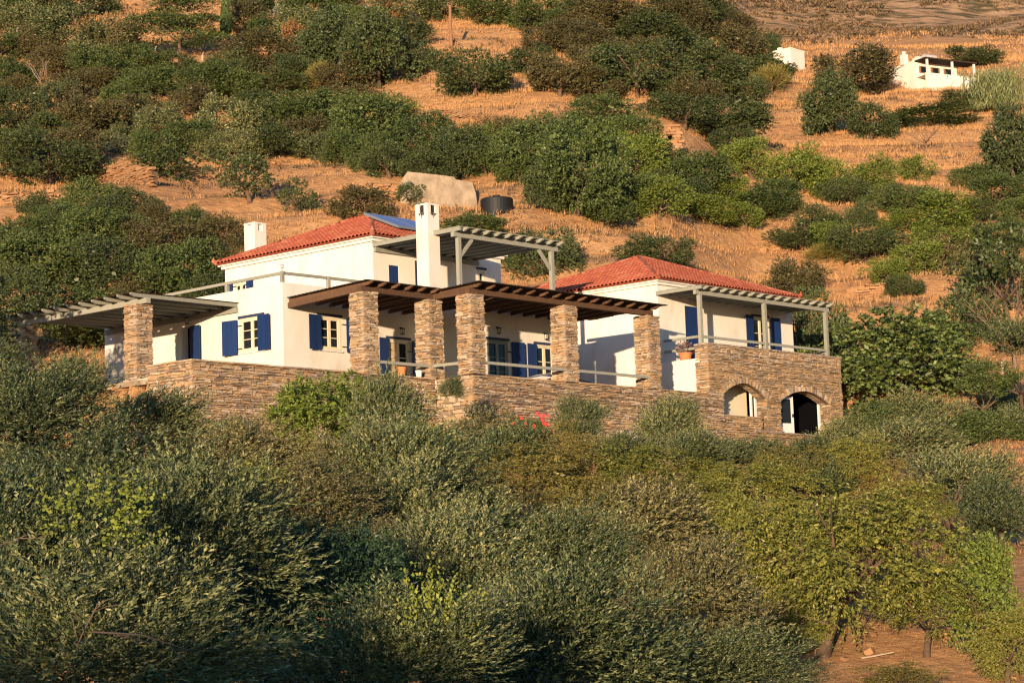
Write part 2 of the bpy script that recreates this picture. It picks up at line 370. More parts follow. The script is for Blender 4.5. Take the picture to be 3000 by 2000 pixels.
t.part('coping_slab', MB().box(-7.36, -6.8, -3.19, -2.4, -.165, -.11), 'stone'); t.part('coping_slab', MB().box(-7.36, -6.8, -2.39, -1.6, -.165, -.115), 'stone')
t = T('retaining_wall', 'tall dry stone terrace wall under the long brown porch, with an arched niche', 'wall', (10, -5.54, -3.4), 'stone terrace walls')
NI = (11.05, 12.75, -1.72, -2.95)                      # niche: from, to, apex, floor
def niche_z(u):
    m = (NI[0]+NI[1])/2; q = (u-m)/((NI[1]-NI[0])/2); return NI[2] - .75*(1-math.sqrt(max(0, 1-q*q)))
def niche(z, h):
    if z - h/2 > NI[2] or z < NI[3]: return []
    m = (NI[0]+NI[1])/2; R = (NI[1]-NI[0])/2; v = (NI[2]-z)/.75
    w = R if v > 1 else R*math.sqrt(max(0, 1-(1-v)**2))
    return [(m-w, m+w)]
mb = MB().box(3.62, NI[0], -5.5, -5.0, -3.9, -.15).box(NI[1], 17.8, -5.5, -5.0, -3.9, -.15).box(NI[0], NI[1], -5.5, -5.0, NI[2], -.15)
mb.box(NI[0], NI[1], -5.5, -5.0, -3.9, NI[3]).box(3.62, 3.95, -5.0, -3.8, -3.4, -.15)
t.part('core', mb, 'mortar')
lay_stones(t, t.o, Face('b', -5.54), 3.58, 17.84, -3.5, -.17, seed=41, limit=280, proud=.045, hh=(.035, .105), ll=(.12, .44), excl=niche)
lay_stones(t, t.o, Face('a', 3.58), -5.54, -3.80, -2.4, -.17, seed=42, limit=20, hh=(.07, .15))
mb = MB().box(NI[0]-.1, NI[1]+.1, -5.02, -4.96, NI[3], NI[2]+.2); n = 14
for i in range(n):
    u0 = NI[0]+(NI[1]-NI[0])*i/n; u1 = NI[0]+(NI[1]-NI[0])*(i+1)/n; z0, z1 = niche_z(u0), niche_z(u1)
    mb.hexa([(u0, -5.49, z0), (u1, -5.49, z1), (u1, -5.02, z1), (u0, -5.02, z0), (u0, -5.49, NI[2]+.1), (u1, -5.49, NI[2]+.1), (u1, -5.02, NI[2]+.1), (u0, -5.02, NI[2]+.1)])
t.part('niche', mb, 'plaster')
x = 4.26
while x < 17.8:
    l = random.uniform(.6, 1.15); l = min(l, 17.83-x)
    if not (8.5 < x+l/2 < 9.2 or 13.3 < x+l/2 < 13.97): t.part('coping_slab', MB().box(x+.006, x+l-.006, -5.59, -4.9, -.165, -.113+random.uniform(-.006, .006)), 'stone')
    x += l
t = T('low_wall', 'low stepped stone wall with plastered end beside the left pergola pillar', 'wall', (-6, 0, -2), 'stone terrace walls')
t.part('core', MB().box(-6.9, -4.9, -1.6, -1.25, -3, -.4).box(-5.3, -4.9, -1.25, 2.6, -3, -.42), 'mortar')
lay_stones(t, t.o, Face('a', -5.33), -1.25, 2.6, -2.6, -.42, seed=51, limit=120); lay_stones(t, t.o, Face('b', -1.63), -6.9, -4.9, -2.4, -.40, seed=52, limit=60)
t.part('step_block', MB().box(-5.36, -4.86, .3, 1.3, -.42, -.16), 'cream')
t.part('coping_slab', MB().box(-5.4, -4.82, 1.31, 2.5, -.415, -.36), 'stone'); t.part('coping_slab', MB().box(-6.95, -4.85, -1.7, -1.2, -.395, -.34), 'stone')

# ------------------------------------------------------------------ joinery
def wall(mb, fc, s0, s1, z0, z1, th, holes):           # a wall of boxes with real openings
    us = sorted({s0, s1, *[h[0] for h in holes], *[h[1] for h in holes]}); 
    for u0, u1 in zip(us, us[1:]):
        hs = sorted([h for h in holes if h[0] <= u0+1e-6 and h[1] >= u1-1e-6], key=lambda h: h[2]); z = z0
        for h in hs:
            if h[2] > z+1e-4: fc.box(mb, u0, u1, -th, 0, z, h[2])
            z = h[3]
        if z < z1-1e-4: fc.box(mb, u0, u1, -th, 0, z, z1)
def shutter(t, fc, u0, u1, z0, z1, hinge, ang=8, nb=3):
    """boarded shutter folded back on the wall; hinge 0 = at u0, 1 = at u1"""
    mb = MB(); L = u1-u0; ca, sa = math.cos(math.radians(ang)), math.sin(math.radians(ang))
    def pt(x, d, z):
        if hinge == 0: return fc.p(u0 + x*ca - d*sa*0, .05 + d + x*sa, z)
        return fc.p(u1 - x*ca, .05 + d + x*sa, z)
    back = MB()
    for zz in (z0+(z1-z0)*.16, z0+(z1-z0)*.82):
        p = [pt(.03, .0, zz-.045), pt(L-.03, .0, zz-.045), pt(L-.03, .02, zz-.045), pt(.03, .02, zz-.045), pt(.03, .0, zz+.045), pt(L-.03, .0, zz+.045), pt(L-.03, .02, zz+.045), pt(.03, .02, zz+.045)]
        back.hexa(p)
    o = t.part('shutter', back, 'shutter')
    for i in range(nb):
        x0 = L*i/nb+.004; x1 = L*(i+1)/nb-.004
        t.part('board', MB().hexa([pt(x0, .02, z0), pt(x1, .02, z0), pt(x1, .05, z0), pt(x0, .05, z0), pt(x0, .02, z1), pt(x1, .02, z1), pt(x1, .05, z1), pt(x0, .05, z1)]), 'shutter', o)
    for zz in (z0+(z1-z0)*.16, z0+(z1-z0)*.82):
        q = MB(); a = u0 if hinge == 0 else u1; s = -1 if hinge == 0 else 1
        fc.box(q, a+s*.16, a-s*.05, .004, .05, zz-.015, zz+.015); t.part('hinge', q, 'iron', o)
    return o
def window(t, fc, u0, u1, z0, z1, rows=3, door=False, glass='glass', depth=.10, trim='cream', lintel=True, lights=2):
    fw = .07; mb = MB(); B = lambda *a: fc.box(mb, *a)
    B(u0, u0+fw, -depth, .005, z0, z1); B(u1-fw, u1, -depth, .005, z0, z1); B(u0+fw, u1-fw, -depth, .005, z1-fw, z1)
    if not door: B(u0+fw, u1-fw, -depth, .02, z0, z0+fw)
    w = t.part('glazed_door' if door else 'window', mb, trim)
    inn = (u1-u0-2*fw)/lights
    for k in range(lights):
        a0 = u0+fw+inn*k; a1 = a0+inn; g = MB(); st = .065
        zb = z0+(.0 if door else fw); zt = z1-fw; kick = .45 if door else 0
        for c in ((a0+.003, a0+st, zb, zt), (a1-st, a1-.003, zb, zt), (a0+st, a1-st, zt-st, zt), (a0+st, a1-st, zb, zb+st+kick)):
            fc.box(g, c[0], c[1], -depth+.02, -.015, c[2], c[3])
        for i in range(1, rows):
            zz = zb+st+kick+(zt-zb-2*st-kick)*i/rows; fc.box(g, a0+st, a1-st, -depth+.03, -.02, zz-.014, zz+.014)
        t.part('sash', g, trim, w)
        for i in range(rows):
            za = zb+st+kick+(zt-zb-2*st-kick)*i/rows; zc = zb+st+kick+(zt-zb-2*st-kick)*(i+1)/rows; q = MB()
            fc.box(q, a0+st, a1-st, -depth+.035, -depth+.043, za+.012, zc-.012); t.part('pane', q, glass if (glass != 'curtain' or k == 0) else 'glass', w)
    if lintel:
        q = MB(); fc.box(q, u0-.06, u1+.06, .006, .05, z1, z1+.09); t.part('lintel', q, 'lintel', w)
    if not door:
        q = MB(); fc.box(q, u0-.05, u1+.05, .006, .06, z0-.05, z0); t.part('sill', q, 'whitepaint', w)
    return w
def lamp(t, fc, u, z):
    mb = MB(); fc.box(mb, u-.03, u+.03, .002, .10, z+.10, z+.13); fc.box(mb, u-.07, u+.07, .06, .20, z+.06, z+.09); fc.box(mb, u-.05, u+.05, .08, .18, z-.14, z-.11)
    for s in (-.05, .04): fc.box(mb, u+s, u+s+.012, .08, .092, z-.11, z+.06); fc.box(mb, u+s, u+s+.012, .168, .18, z-.11, z+.06)
    o = t.part('wall_lamp', mb, 'iron'); q = MB(); fc.box(q, u-.035, u+.035, .095, .165, z-.10, z+.05); t.part('lamp_glass', q, 'cream', o)

# ------------------------------------------------------------------ tiled hip roof
def tile_mesh():
    mb = MB(); n = 7; rings = []
    for x, r, z in ((0, .098, .012), (1, .082, -.004)):
        for k in range(n):
            a = math.pi*k/(n-1); mb.v.append((r*math.cos(a), x*.42, z + r*math.sin(a)*.85))
    for k in range(n-1): mb.f.append((k, k+1, n+k+1, n+k))
    m = len(mb.v)
    for k in range(n): a = math.pi*k/(n-1); mb.v.append((.080*math.cos(a), 0, .012+.080*math.sin(a)*.85))
    for k in range(n-1): mb.f.append((k+1, k, m+k, m+k+1))
    return mb
TM = tile_mesh(); TILE = TM.mesh('roof_tile', 'tile', smooth=True)
def hip_roof(t, A0, A1, B0, B1, ze, zr, limit=300):
    run = min(A1-A0, B1-B0)/2; rise = zr-ze; R = (B1-B0)-(A1-A0)
    am = (A0+A1)/2; bm = (B0+B1)/2
    if R >= 0: r0 = Vector((am, B0+run, zr)); r1 = Vector((am, B1-run, zr))
    else: r0 = Vector((A0+run, bm, zr)); r1 = Vector((A1-run, bm, zr))
    c = [Vector((A0, B0, ze)), Vector((A1, B0, ze)), Vector((A1, B1, ze)), Vector((A0, B1, ze))]
    mb = MB()
    if R >= 0: mb.face(c[0], c[1], r0).face(c[1], c[2], r1, r0).face(c[2], c[3], r1).face(c[3], c[0], r0, r1)
    else: mb.face(c[0], c[1], r1, r0).face(c[1], c[2], r1).face(c[2], c[3], r0, r1).face(c[3], c[0], r0)
    mb.face(*[v + Vector((0, 0, -.05)) for v in c[::-1]])
    for i in range(4): p, q = c[i], c[(i+1) % 4]; d = Vector((0, 0, -.05)); mb.face(p, p+d, q+d, q)
    roof = t.part('roof', mb, 'tile_under')
    th = math.atan2(rise, run); sl = math.hypot(run, rise); items = []
    for (p, q, n) in ((c[3], c[0], Vector((1, 0, 0))), (c[0], c[1], Vector((0, 1, 0))), (c[1], c[2], Vector((-1, 0, 0))), (c[2], c[3], Vector((0, -1, 0)))):
        u = (q-p).normalized(); L = (q-p).length; v = n*math.cos(th) + Vector((0, 0, math.sin(th))); w = u.cross(v)
        if w.z < 0: w = -w
        nc = round(L/.205); sp = L/nc; rows = int(sl/.36)+1
        front = n.x > .5 or n.y > .5
        for j in range(rows):
            t0 = -.06 + j*.36
            for i in range(nc):
                s = (i+.5)*sp; edge = max(0, t0+.15)*math.cos(th)
                if s < edge or s > L-edge: continue
                if t0 > sl-.1: continue
                pos = p + u*s + v*t0 + w*.012
                jz = random.uniform(-.012, .012)
                x = v.cross(w)
                items.append((0 if front else 1, j, Matrix(((x.x, v.x, w.x, pos.x), (x.y, v.y, w.y, pos.y), (x.z, v.z, w.z, pos.z), (0, 0, 0, 1))) @ Matrix.Rotation(jz, 4, 'Z')))
    items.sort(key=lambda k: (k[0], k[1])); rest = MB()
    for i, (fr, j, m4) in enumerate(items):
        if i < limit and fr == 0:
            o = bpy.data.objects.new('roof_tile', TILE); COL.objects.link(o); o.parent = roof
            o.matrix_local = Matrix.Translation(-t.b) @ m4
        else:
            n = len(rest.v); rest.v += [tuple(m4 @ Vector(q)) for q in TM.v]; rest.f += [tuple(n+k for k in f) for f in TM.f]
    t.part('tile_field', rest, 'tile', roof, smooth=True, kind='stuff')
    lines = [(c[0], r0), (c[1], r0 if R >= 0 else r1), (c[2], r1), (c[3], r1 if R >= 0 else r0)]
    if abs(R) > .4: lines.append((r0, r1))
    for p, q in lines:
        d = q-p; n = max(1, int(d.length/.38)); d.normalize()
        for i in range(n):
            x0 = p + d*(i*(q-p).length/n) + Vector((0, 0, .03)); x1 = p + d*((i+1.12)*(q-p).length/n) + Vector((0, 0, .045))
            t.part('ridge_tile', MB().tube([x0, x1], [.105, .09], 8), 'tile', roof)
    for p in (c[0], c[1], c[3]):                       # upturned corner ornaments
        d = (p - Vector((am, bm, ze))); d.z = 0; d.normalize()
        t.part('corner_ornament', MB().tube([p + Vector((0, 0, .05)) - d*.05, p + d*.07 + Vector((0, 0, .14)), p + d*.05 + Vector((0, 0, .27))], [.10, .085, .02], 7), 'tile', roof)
    return roof
def cornice(t, A0, A1, B0, B1, z, e=.24):
    mb = MB()
    for k, (o1, za, zb) in enumerate(((e*.45, z-.02, z+.09), (e*.85, z+.09, z+.19))):
        mb.box(A0-o1, A1+o1, B0-o1, B0+.2, za, zb).box(A0-o1, A1+o1, B1-.2, B1+o1, za, zb).box(A0-o1, A0+.2, B0+.201, B1-.201, za, zb).box(A1-.2, A1+o1, B0+.201, B1-.201, za, zb)
    t.part('cornice', mb, 'plaster')
def chimney(t, a, b, s, z0, z1, soot=True, name='chimney'):
    mb = MB().box(a, a+s, b, b+s, z0, z1-.34).box(a-.012, a+s+.012, b-.012, b+s+.012, z1-.06, z1)
    c = s*.30
    for x in (a, a+s-c):
        for y in (b, b+s-c): mb.box(x, x+c, y, y+c, z1-.34, z1-.06)
    o = t.part(name, mb, 'plaster')
    t.part('flue', MB().box(a+.06, a+s-.06, b+.06, b+s-.06, z1-.36, z1-.08), 'soot' if soot else 'plaster', o)
    if soot:
        for f in (Face('a', a), Face('b', b)):
            s0 = (b if f.pl == 'a' else a); q = MB(); m = s0+s/2
            for i in range(9): f.box(q, m-.16+i*.036+random.uniform(-.01, .01), m-.125+i*.036, .001, .004, z1-.36-abs(math.sin(i*1.9))*.16*(1-abs(i-4)/5), z1-.345)
            t.part('soot_stain', q, 'soot', o)
    return o

# ------------------------------------------------------------------ main house
t = T('white_house', 'white two storey house with blue shutters and a red hip roof, left of the other', 'house', (6, 3, -.5))
FL = Face('a', 0); FB = Face('b', 0); FS = Face('b', -2.2)
low = MB()
wall(low, FL, 0, 9.86, -.5, 3.4, .3, [(1.0, 2.24, 1.15, 2.36), (4.85, 5.42, -.4, 2.4)])
wall(low, FB, .3, 7.4, -.5, 3.4, .3, [(1.67, 2.75, 1.16, 2.36), (5.05, 6.2, -.45, 1.78)])
wall(low, FS, 7.1, 12.98, -.5, 2.86, .3, [(8.0, 9.15, -.45, 1.72), (10.65, 11.75, -.45, 1.72)])
Face('a', 7.1).box(low, -1.9, -.002, -.3, 0, -.5, 2.86)
low.box(12.68, 12.98, -1.9, 9.86, -.5, 2.86).box(.3, 12.68, 9.56, 9.86, -.5, 3.4)
t.part('wall', low, 'plaster')
t.part('flat_roof', MB().box(.29, 12.69, .29, 9.57, 2.7, 2.84).box(7.39, 12.69, -1.91, .29, 2.7, 2.83), 'plaster')
t.part('painted_dark', MB().box(.9, 1.0, .8, 9, -.5, 2.69).box(1.1, 12.5, 1.2, 1.3, -.5, 2.69).box(7.5, 12.5, -1.2, -1.1, -.5, 2.69), 'dark')  # black panels, painted darkness behind the ground floor openings
up = MB(); FU = Face('b', 1.45); FUL = Face('a', 5.9)
wall(up, FU, 5.9, 12.98, 2.85, 5.65, .3, [(6.72, 7.25, 3.95, 4.82), (8.12, 8.95, 2.9, 5.12), (11.6, 12.04, 4.55, 5.1)])
wall(up, FUL, 1.75, 9.75, 2.85, 5.65, .3, [(8.45, 9.22, 4.1, 5.02)])
up.box(12.68, 12.98, 1.75, 9.75, 2.87, 5.65).box(6.2, 12.68, 9.45, 9.75, 2.87, 5.65).box(6.2, 12.68, 1.75, 9.45, 5.5, 5.64)
t.part('upper_wall', up, 'plaster')
t.part('upper_painted_dark', MB().box(6.6, 12.5, 2.3, 2.4, 2.9, 5.49).box(6.6, 6.7, 2.5, 9.4, 2.9, 5.49), 'dark')  # black panels, painted darkness behind the upper openings
cornice(t, 5.9, 12.98, 1.45, 9.75, 5.65)
rf = hip_roof(t, 5.62, 13.26, 1.17, 10.03, 5.85, 7.44)
# solar panel flat on the right-hand slope
pth = math.atan2(7.44-5.85, 3.82); pn = MB(); cv = (0, math.cos(pth), math.sin(pth)); nv = (0, -math.sin(pth), math.cos(pth))
def sp(a, s, d): return (a, 1.17 + cv[1]*s + nv[1]*d, 5.85 + cv[2]*s + nv[2]*d)
for k, (a0, a1, s0, s1) in enumerate(((8.2, 9.45, 1.35, 3.35), (9.5, 10.75, 1.35, 3.35))):
    q = MB().hexa([sp(a0, s0, .16), sp(a1, s0, .16), sp(a1, s1, .16), sp(a0, s1, .16), sp(a0, s0, .24), sp(a1, s0, .24), sp(a1, s1, .24), sp(a0, s1, .24)]); o = t.part('solar_panel', q, 'panel')
    t.part('panel_frame', MB().bar(sp(a0, s0, .2), sp(a1, s0, .2), .05, .1).bar(sp(a0, s1, .2), sp(a1, s1, .2), .05, .1).bar(sp(a0, s0, .2), sp(a0, s1, .2), .05, .1).bar(sp(a1, s0, .2), sp(a1, s1, .2), .05, .1), 'panel_rim', o)
window(t, FL, 1.0, 2.24, 1.15, 2.36); shutter(t, FL, 2.3, 2.98, 1.1, 2.33, 0, 10); shutter(t, FL, .54, 1.22, 1.12, 2.36, 1, 6)
window(t, FB, 1.67, 2.75, 1.16, 2.36); shutter(t, FB, 1.06, 1.72, 1.13, 2.36, 1, 8); shutter(t, FB, 2.96, 3.6, 1.13, 2.34, 0, 8)
shutter(t, FL, 4.23, 4.86, -.38, 2.38, 1, 7, 4)
window(t, FB, 5.05, 6.2, -.45, 1.78, 3, True, 'curtain'); shutter(t, FB, 4.55, 5.06, -.4, 1.78, 1, 5); shutter(t, FB, 6.27, 6.8, -.4, 1.76, 0, 5)
window(t, FS, 8.0, 9.15, -.45, 1.72, 3, True, trim='greywood'); shutter(t, FS, 9.28, 9.94, -.4, 1.7, 0, 5)
window(t, FS, 10.65, 11.75, -.45, 1.72, 3, True); shutter(t, FS, 10.1, 10.67, -.4, 1.7, 1, 5)
lamp(t, FL, 4.95, 2.62); lamp(t, FB, 5.74, 2.1); lamp(t, FS, 8.55, 2.08); lamp(t, FS, 11.2, 2.05)
q = MB(); FU.box(q, 6.74, 6.985, -.06, -.02, 3.96, 4.81); FU.box(q, 6.99, 7.23, -.06, -.02, 3.96, 4.81); t.part('shutter', q, 'shutter')
window(t, FU, 8.12, 8.95, 2.9, 5.12, 3, True, trim='lintel', lintel=False); window(t, FU, 11.6, 12.04, 4.55, 5.1, 1, lights=1)
window(t, FUL, 8.45, 9.22, 4.1, 5.02, 2); shutter(t, FUL, 9.24, 9.62, 4.1, 5.05, 0, 6, 2); shutter(t, FUL, 8.02, 8.42, 4.1, 5.05, 1, 6, 2)
chimney(t, 7.1, 9.3, .62, 5.9, 7.62, soot=False); chimney(t, 5.6, -1.7, .60, 2.85, 6.58)

# ------------------------------------------------------------------ second house with arched stone base
t = T('white_house', 'white house with a red pyramid roof standing over a stone base with two arches', 'house', (21, 0, -1.5))
a0, a1, b0, b1 = 17.1, 26.3, -3.1, 5.63; FR = Face('b', b0)
mb = MB(); wall(mb, FR, a0, a1, -1.5, 4.5, .3, [(18.82, 19.75, 1.35, 3.72), (23.36, 24.5, 1.35, 3.64)])
mb.box(a0, a0+.3, b0+.3, b1, -1.5, 4.5).box(a1-.3, a1, b0+.3, b1, -1.5, 4.5).box(a0+.3, a1-.3, b1-.3, b1, -1.5, 4.5)
t.part('wall', mb, 'plaster'); t.part('painted_dark', MB().box(17.6, 26, -2.5, -2.4, 1.3, 4.4), 'dark')  # black panel paints the dark inside behind the balcony doors
cornice(t, a0, a1, b0, b1, 4.44, .22); hip_roof(t, a0-.26, a1+.26, b0-.26, b1+.26, 4.64, 6.46)
o = MB(); FR.box(o, 18.83, 19.285, -.07, -.03, 1.36, 3.71); FR.box(o, 19.29, 19.74, -.07, -.03, 1.36, 3.71); t.part('door', o, 'shutter')
window(t, FR, 23.36, 24.5, 1.35, 3.64, 3, True); shutter(t, FR, 22.75, 23.36, 1.4, 3.66, 1, 6, 4); shutter(t, FR, 24.62, 25.18, 1.4, 3.66, 0, 6, 4)
lamp(t, FR, 19.6, 3.9)
t.part('balcony_floor', MB().box(17.1, 26.2, -5.0, -3.11, 1.15, 1.31), 'plaster')
t.part('balcony_side_wall', MB().box(17.1, 17.35, -4.8, -3.11, -1.5, 1.149), 'plaster')
# arched base
AB = -5.44; ARCH = [(17.86, 20.84, -.14, .40), (21.77, 25.3, -.16, .30)]   # from, to, spring, apex
def arch_z(u):
    for s0, s1, zs, zt in ARCH:
        if s0 <= u <= s1: q = (u-(s0+s1)/2)/((s1-s0)/2); return zs + (zt-zs)*(1-q*q)
    return None
FA = Face('b', AB); core = MB(); th = .5; ztop = 1.80
us = sorted({17.12, 26.22, *[s0+(s1-s0)*i/20 for s0, s1, _, _ in ARCH for i in range(21)]})
for u0, u1 in zip(us, us[1:]):
    m = (u0+u1)/2; inside = any(s0 < m < s1 for s0, s1, _, _ in ARCH)
    z0, z1 = ((arch_z(u0) if arch_z(u0) is not None else -.15, arch_z(u1) if arch_z(u1) is not None else -.15) if inside else (-2.6, -2.6))
    core.hexa([FA.p(u0, -.03, z0), FA.p(u1, -.03, z1), FA.p(u1, -th, z1), FA.p(u0, -th, z0), FA.p(u0, -.03, ztop), FA.p(u1, -.03, ztop), FA.p(u1, -th, ztop), FA.p(u0, -th, ztop)])
core.box(17.13, 17.6, -4.93, -4.805, -2.6, ztop).box(25.7, 26.22, -4.93, -3.2, -2.6, 1.14)
base = t.part('arched_base', core, 'mortar')
def cut(z, h):
    out = []
    for s0, s1, zs, zt in ARCH:
        lo = -.92 if s0 < 18 else -1.5
        m = (s0+s1)/2; R = (s1-s0)/2
        if z < lo: 
            if s0 < 18: out.append((20.46, 20.84)) if z > -1.42 else None
            continue
        v = (z-zs)/(zt-zs)
        if v < 0: out.append((s0, s1))
        elif v < 1.0: w = R*math.sqrt(1-v); out.append((m-w, m+w))
        ve = (z-zs-.06)/(zt-zs+.16)
        if 0 <= ve < 1: w = (R+.08)*math.sqrt(1-ve); out.append((m-w, m+w))
    res = []
    for c in sorted(out):
        if res and c[0] <= res[-1][1]: res[-1] = (res[-1][0], max(res[-1][1], c[1]))
        else: res.append(c)
    return res
lay_stones(t, base, FA, 17.08, 26.25, -2.5, ztop, seed=61, limit=290, proud=.05, hh=(.045, .115), excl=cut)
lay_stones(t, base, Face('a', 17.1), AB, -4.8, -2.4, ztop, seed=62, limit=70, hh=(.07, .13), ll=(.2, .5))
lay_stones(t, base, Face('a', 26.24, 1), AB, -3.2, -2.4, ztop, seed=63, limit=0)
for s0, s1, zs, zt in ARCH:                            # voussoirs
    n = 34
    for i in range(n):
        pts = []; ex = random.uniform(.15, .27); dd = .03+random.uniform(-.015, .03)
        for d in (dd, -.2):
            for k, e in ((i+.08, 0), (i+.92, 0), (i+.92, 1), (i+.08, 1)):
                q = -1+2*k/n; u = (s0+s1)/2 + q*(s1-s0)/2; z = zs+(zt-zs)*(1-q*q); g = Vector((2*(zt-zs)*q/((s1-s0)/2), 1)).normalized()
                pts.append(FA.p(u + g.x*ex*e, d, z + g.y*ex*e))
        t.part('voussoir', MB().hexa(pts), 'stone', base)
    for (uu, sg) in ((s0, 1), (s1, -1)):               # stone reveals
        lay_stones(t, base, Face('a', uu, sg), AB+.01, AB+.5, -1.45 if s0 > 18 else -.9, zs, seed=int(uu*7), limit=16, ll=(.25, .5), proud=.01)
for s0, s1, zs, zt in ARCH:                            # soffit slabs
    for i in range(18):
        u0 = s0+(s1-s0)*i/18+.01; u1 = s0+(s1-s0)*(i+1)/18-.01; z0 = arch_z(u0); z1 = arch_z(u1); e = random.uniform(.006, .02)
        t.part('voussoir', MB().hexa([FA.p(u0, -.21, z0-e), FA.p(u1, -.21, z1-e), FA.p(u1, -.5, z1-e), FA.p(u0, -.5, z0-e), FA.p(u0, -.21, z0+.05), FA.p(u1, -.21, z1+.05), FA.p(u1, -.5, z1+.05), FA.p(u0, -.5, z0+.05)]), 'stone', base)
t.part('arch_back_wall', MB().box(17.4, 20.9, -4.42, -4.36, -1.5, 1.1), 'cream')
q = MB(); f2 = Face('b', -4.93); f2.box(q, 20.46, 20.54, -.06, .02, -1.42, .4); f2.box(q, 20.72, 20.83, -.06, .02, -1.42, .4); w = t.part('side_light', q, 'whitepaint')
q = MB(); f2.box(q, 20.54, 20.72, -.04, -.03, -1.42, .4); t.part('pane', q, 'glass', w)
t.part('arch_back_wall', MB().box(20.84, 21.7, -4.93, -4.85, -1.5, .9), 'cream')
t.part('sill', MB().box(17.9, 20.44, AB-.05, -4.94, -.93, -.89), 'stone')
t.part('threshold', MB().box(19.9, 25.5, AB-.09, -4.6, -1.50, -1.44), 'stone')
t.part('painted_dark_room', MB().box(21.72, 25.75, -3.35, -3.30, -1.5, 1.1).box(21.70, 21.74, -4.85, -3.3, -1.5, 1.1).box(25.64, 25.69, -4.92, -3.36, -1.5, 1.1), 'dark')  # black lining, painted gloom behind the arched doorway
q = MB(); f2.box(q, 25.2, 25.3, -.06, .02, -1.44, .3); f2.box(q, 21.74, 21.84, -.06, .02, -1.44, .3); t.part('door_frame', q, 'whitepaint')
# open glazed door leaf
q = MB(); hx, hy = 21.95, -4.98
def leaf(x, d, z): ang = math.radians(12); return (hx + x*math.cos(ang) + d*math.sin(ang), hy + .05 - x*math.sin(ang) + d*math.cos(ang), z)
def lb(m, x0, x1, z0, z1, d0=0, d1=.05): return m.hexa([leaf(x0, d0, z0), leaf(x1, d0, z0), leaf(x1, d1, z0), leaf(x0, d1, z0), leaf(x0, d0, z1), leaf(x1, d0, z1), leaf(x1, d1, z1), leaf(x0, d1, z1)])
lb(q, 0, .12, -1.43, .1); lb(q, 1.0, 1.13, -1.43, .1); lb(q, .12, 1.0, -.02, .1); lb(q, .12, 1.0, -1.43, -1.0)
o = t.part('glazed_door', q, 'whitepaint'); t.part('pane', lb(MB(), .12, 1.0, -1.0, -.02, .02, .03), 'glass', o); t.part('handle', lb(MB(), 1.04, 1.08, -.75, -.62, -.05, 0), 'iron', o)
t.part('parapet_coping', MB().box(17.05, 26.3, AB-.05, -4.95, 1.802, 1.87).box(17.05, 17.6, -4.949, -4.8, 1.802, 1.865), 'stone')

# ------------------------------------------------------------------ pergolas
def scroll(mb, p, q, w, h):                            # rafter with a chamfered tip at q
    p = Vector(p); q = Vector(q); d = (q-p).normalized(); m = q-d*.16
    r = d.cross(Vector((0, 0, 1))).normalized()*w/2; u = Vector((0, 0, h/2))
    mb.hexa([p-r-u, p+r-u, m+r-u, m-r-u, p-r+u, p+r+u, m+r+u, m-r+u])
    mb.hexa([m-r-u, m+r-u, q+r+u*.1, q-r+u*.1, m-r+u, m+r+u, q+r+u, q-r+u])
    return mb
t = T('timber_pergola', 'dark brown timber pergola over the long front porch on stone pillars', 'pergola', (5, -3, 2.6), 'pergolas')
zb = 2.645; zw = 2.50                                  # beam seat, seat at the house wall
t.part('beam', MB().box(.15, 3.62, -3.72, -3.50, zb, zb+.2), 'brownwood'); t.part('beam', MB().box(3.62, 13.75, -5.46, -5.24, zb, zb+.2), 'brownwood')
t.part('beam', MB().bar((.30, -3.45, zb+.10), (.30, -.02, zw+.10), .17, .19), 'brownwood'); t.part('beam', MB().bar((3.72, -5.2, zb+.10), (3.72, -3.2, zb+.08), .17, .19), 'brownwood')
def raf(a, bf, bw, zf, zz): t.part('rafter', scroll(MB(), (a, bw, zz), (a, bf, zf), .09, .13), 'brownwood')
for i in range(6): raf(.32+i*.64, -4.10, -.02, zb+.268, zw+.268)
for i in range(15):
    a = 3.78+i*.70; raf(a, -5.86, -.02 if a < 7.05 else (-2.22 if a < 12.98 else -1.5), zb+.268, (zw if a < 12.9 else zb)+.268)
for i in range(21):                                    # roofing boards
    b = -.10-.19*i; k = -b/4.1; z = (zw+.335)*(1-k) + (zb+.335)*k
    t.part('board', MB().hexa([(.12+random.uniform(-.06, .02), b-.18, z-.005), (6.9, b-.18, z-.005), (6.9, b, z), (.12, b, z), (.1, b-.18, z+.028), (6.9, b-.18, z+.028), (6.9, b, z+.033), (.1, b, z+.033)]), 'darkboard')
for i in range(20):
    b = -2.26-.188*i; k = (-b-2.2)/3.6; z = (zw+.335)*(1-k) + (zb+.335)*k; s = 6.92 if b > -4.12 else 3.52; e = 13.92+random.uniform(-.05, .05)
    t.part('board', MB().hexa([(s, b-.18, z+.004), (e, b-.18, z+.004), (e, b, z+.008), (s, b, z+.008), (s, b-.18, z+.036), (e, b-.18, z+.036), (e, b, z+.04), (s, b, z+.04)]), 'darkboard')

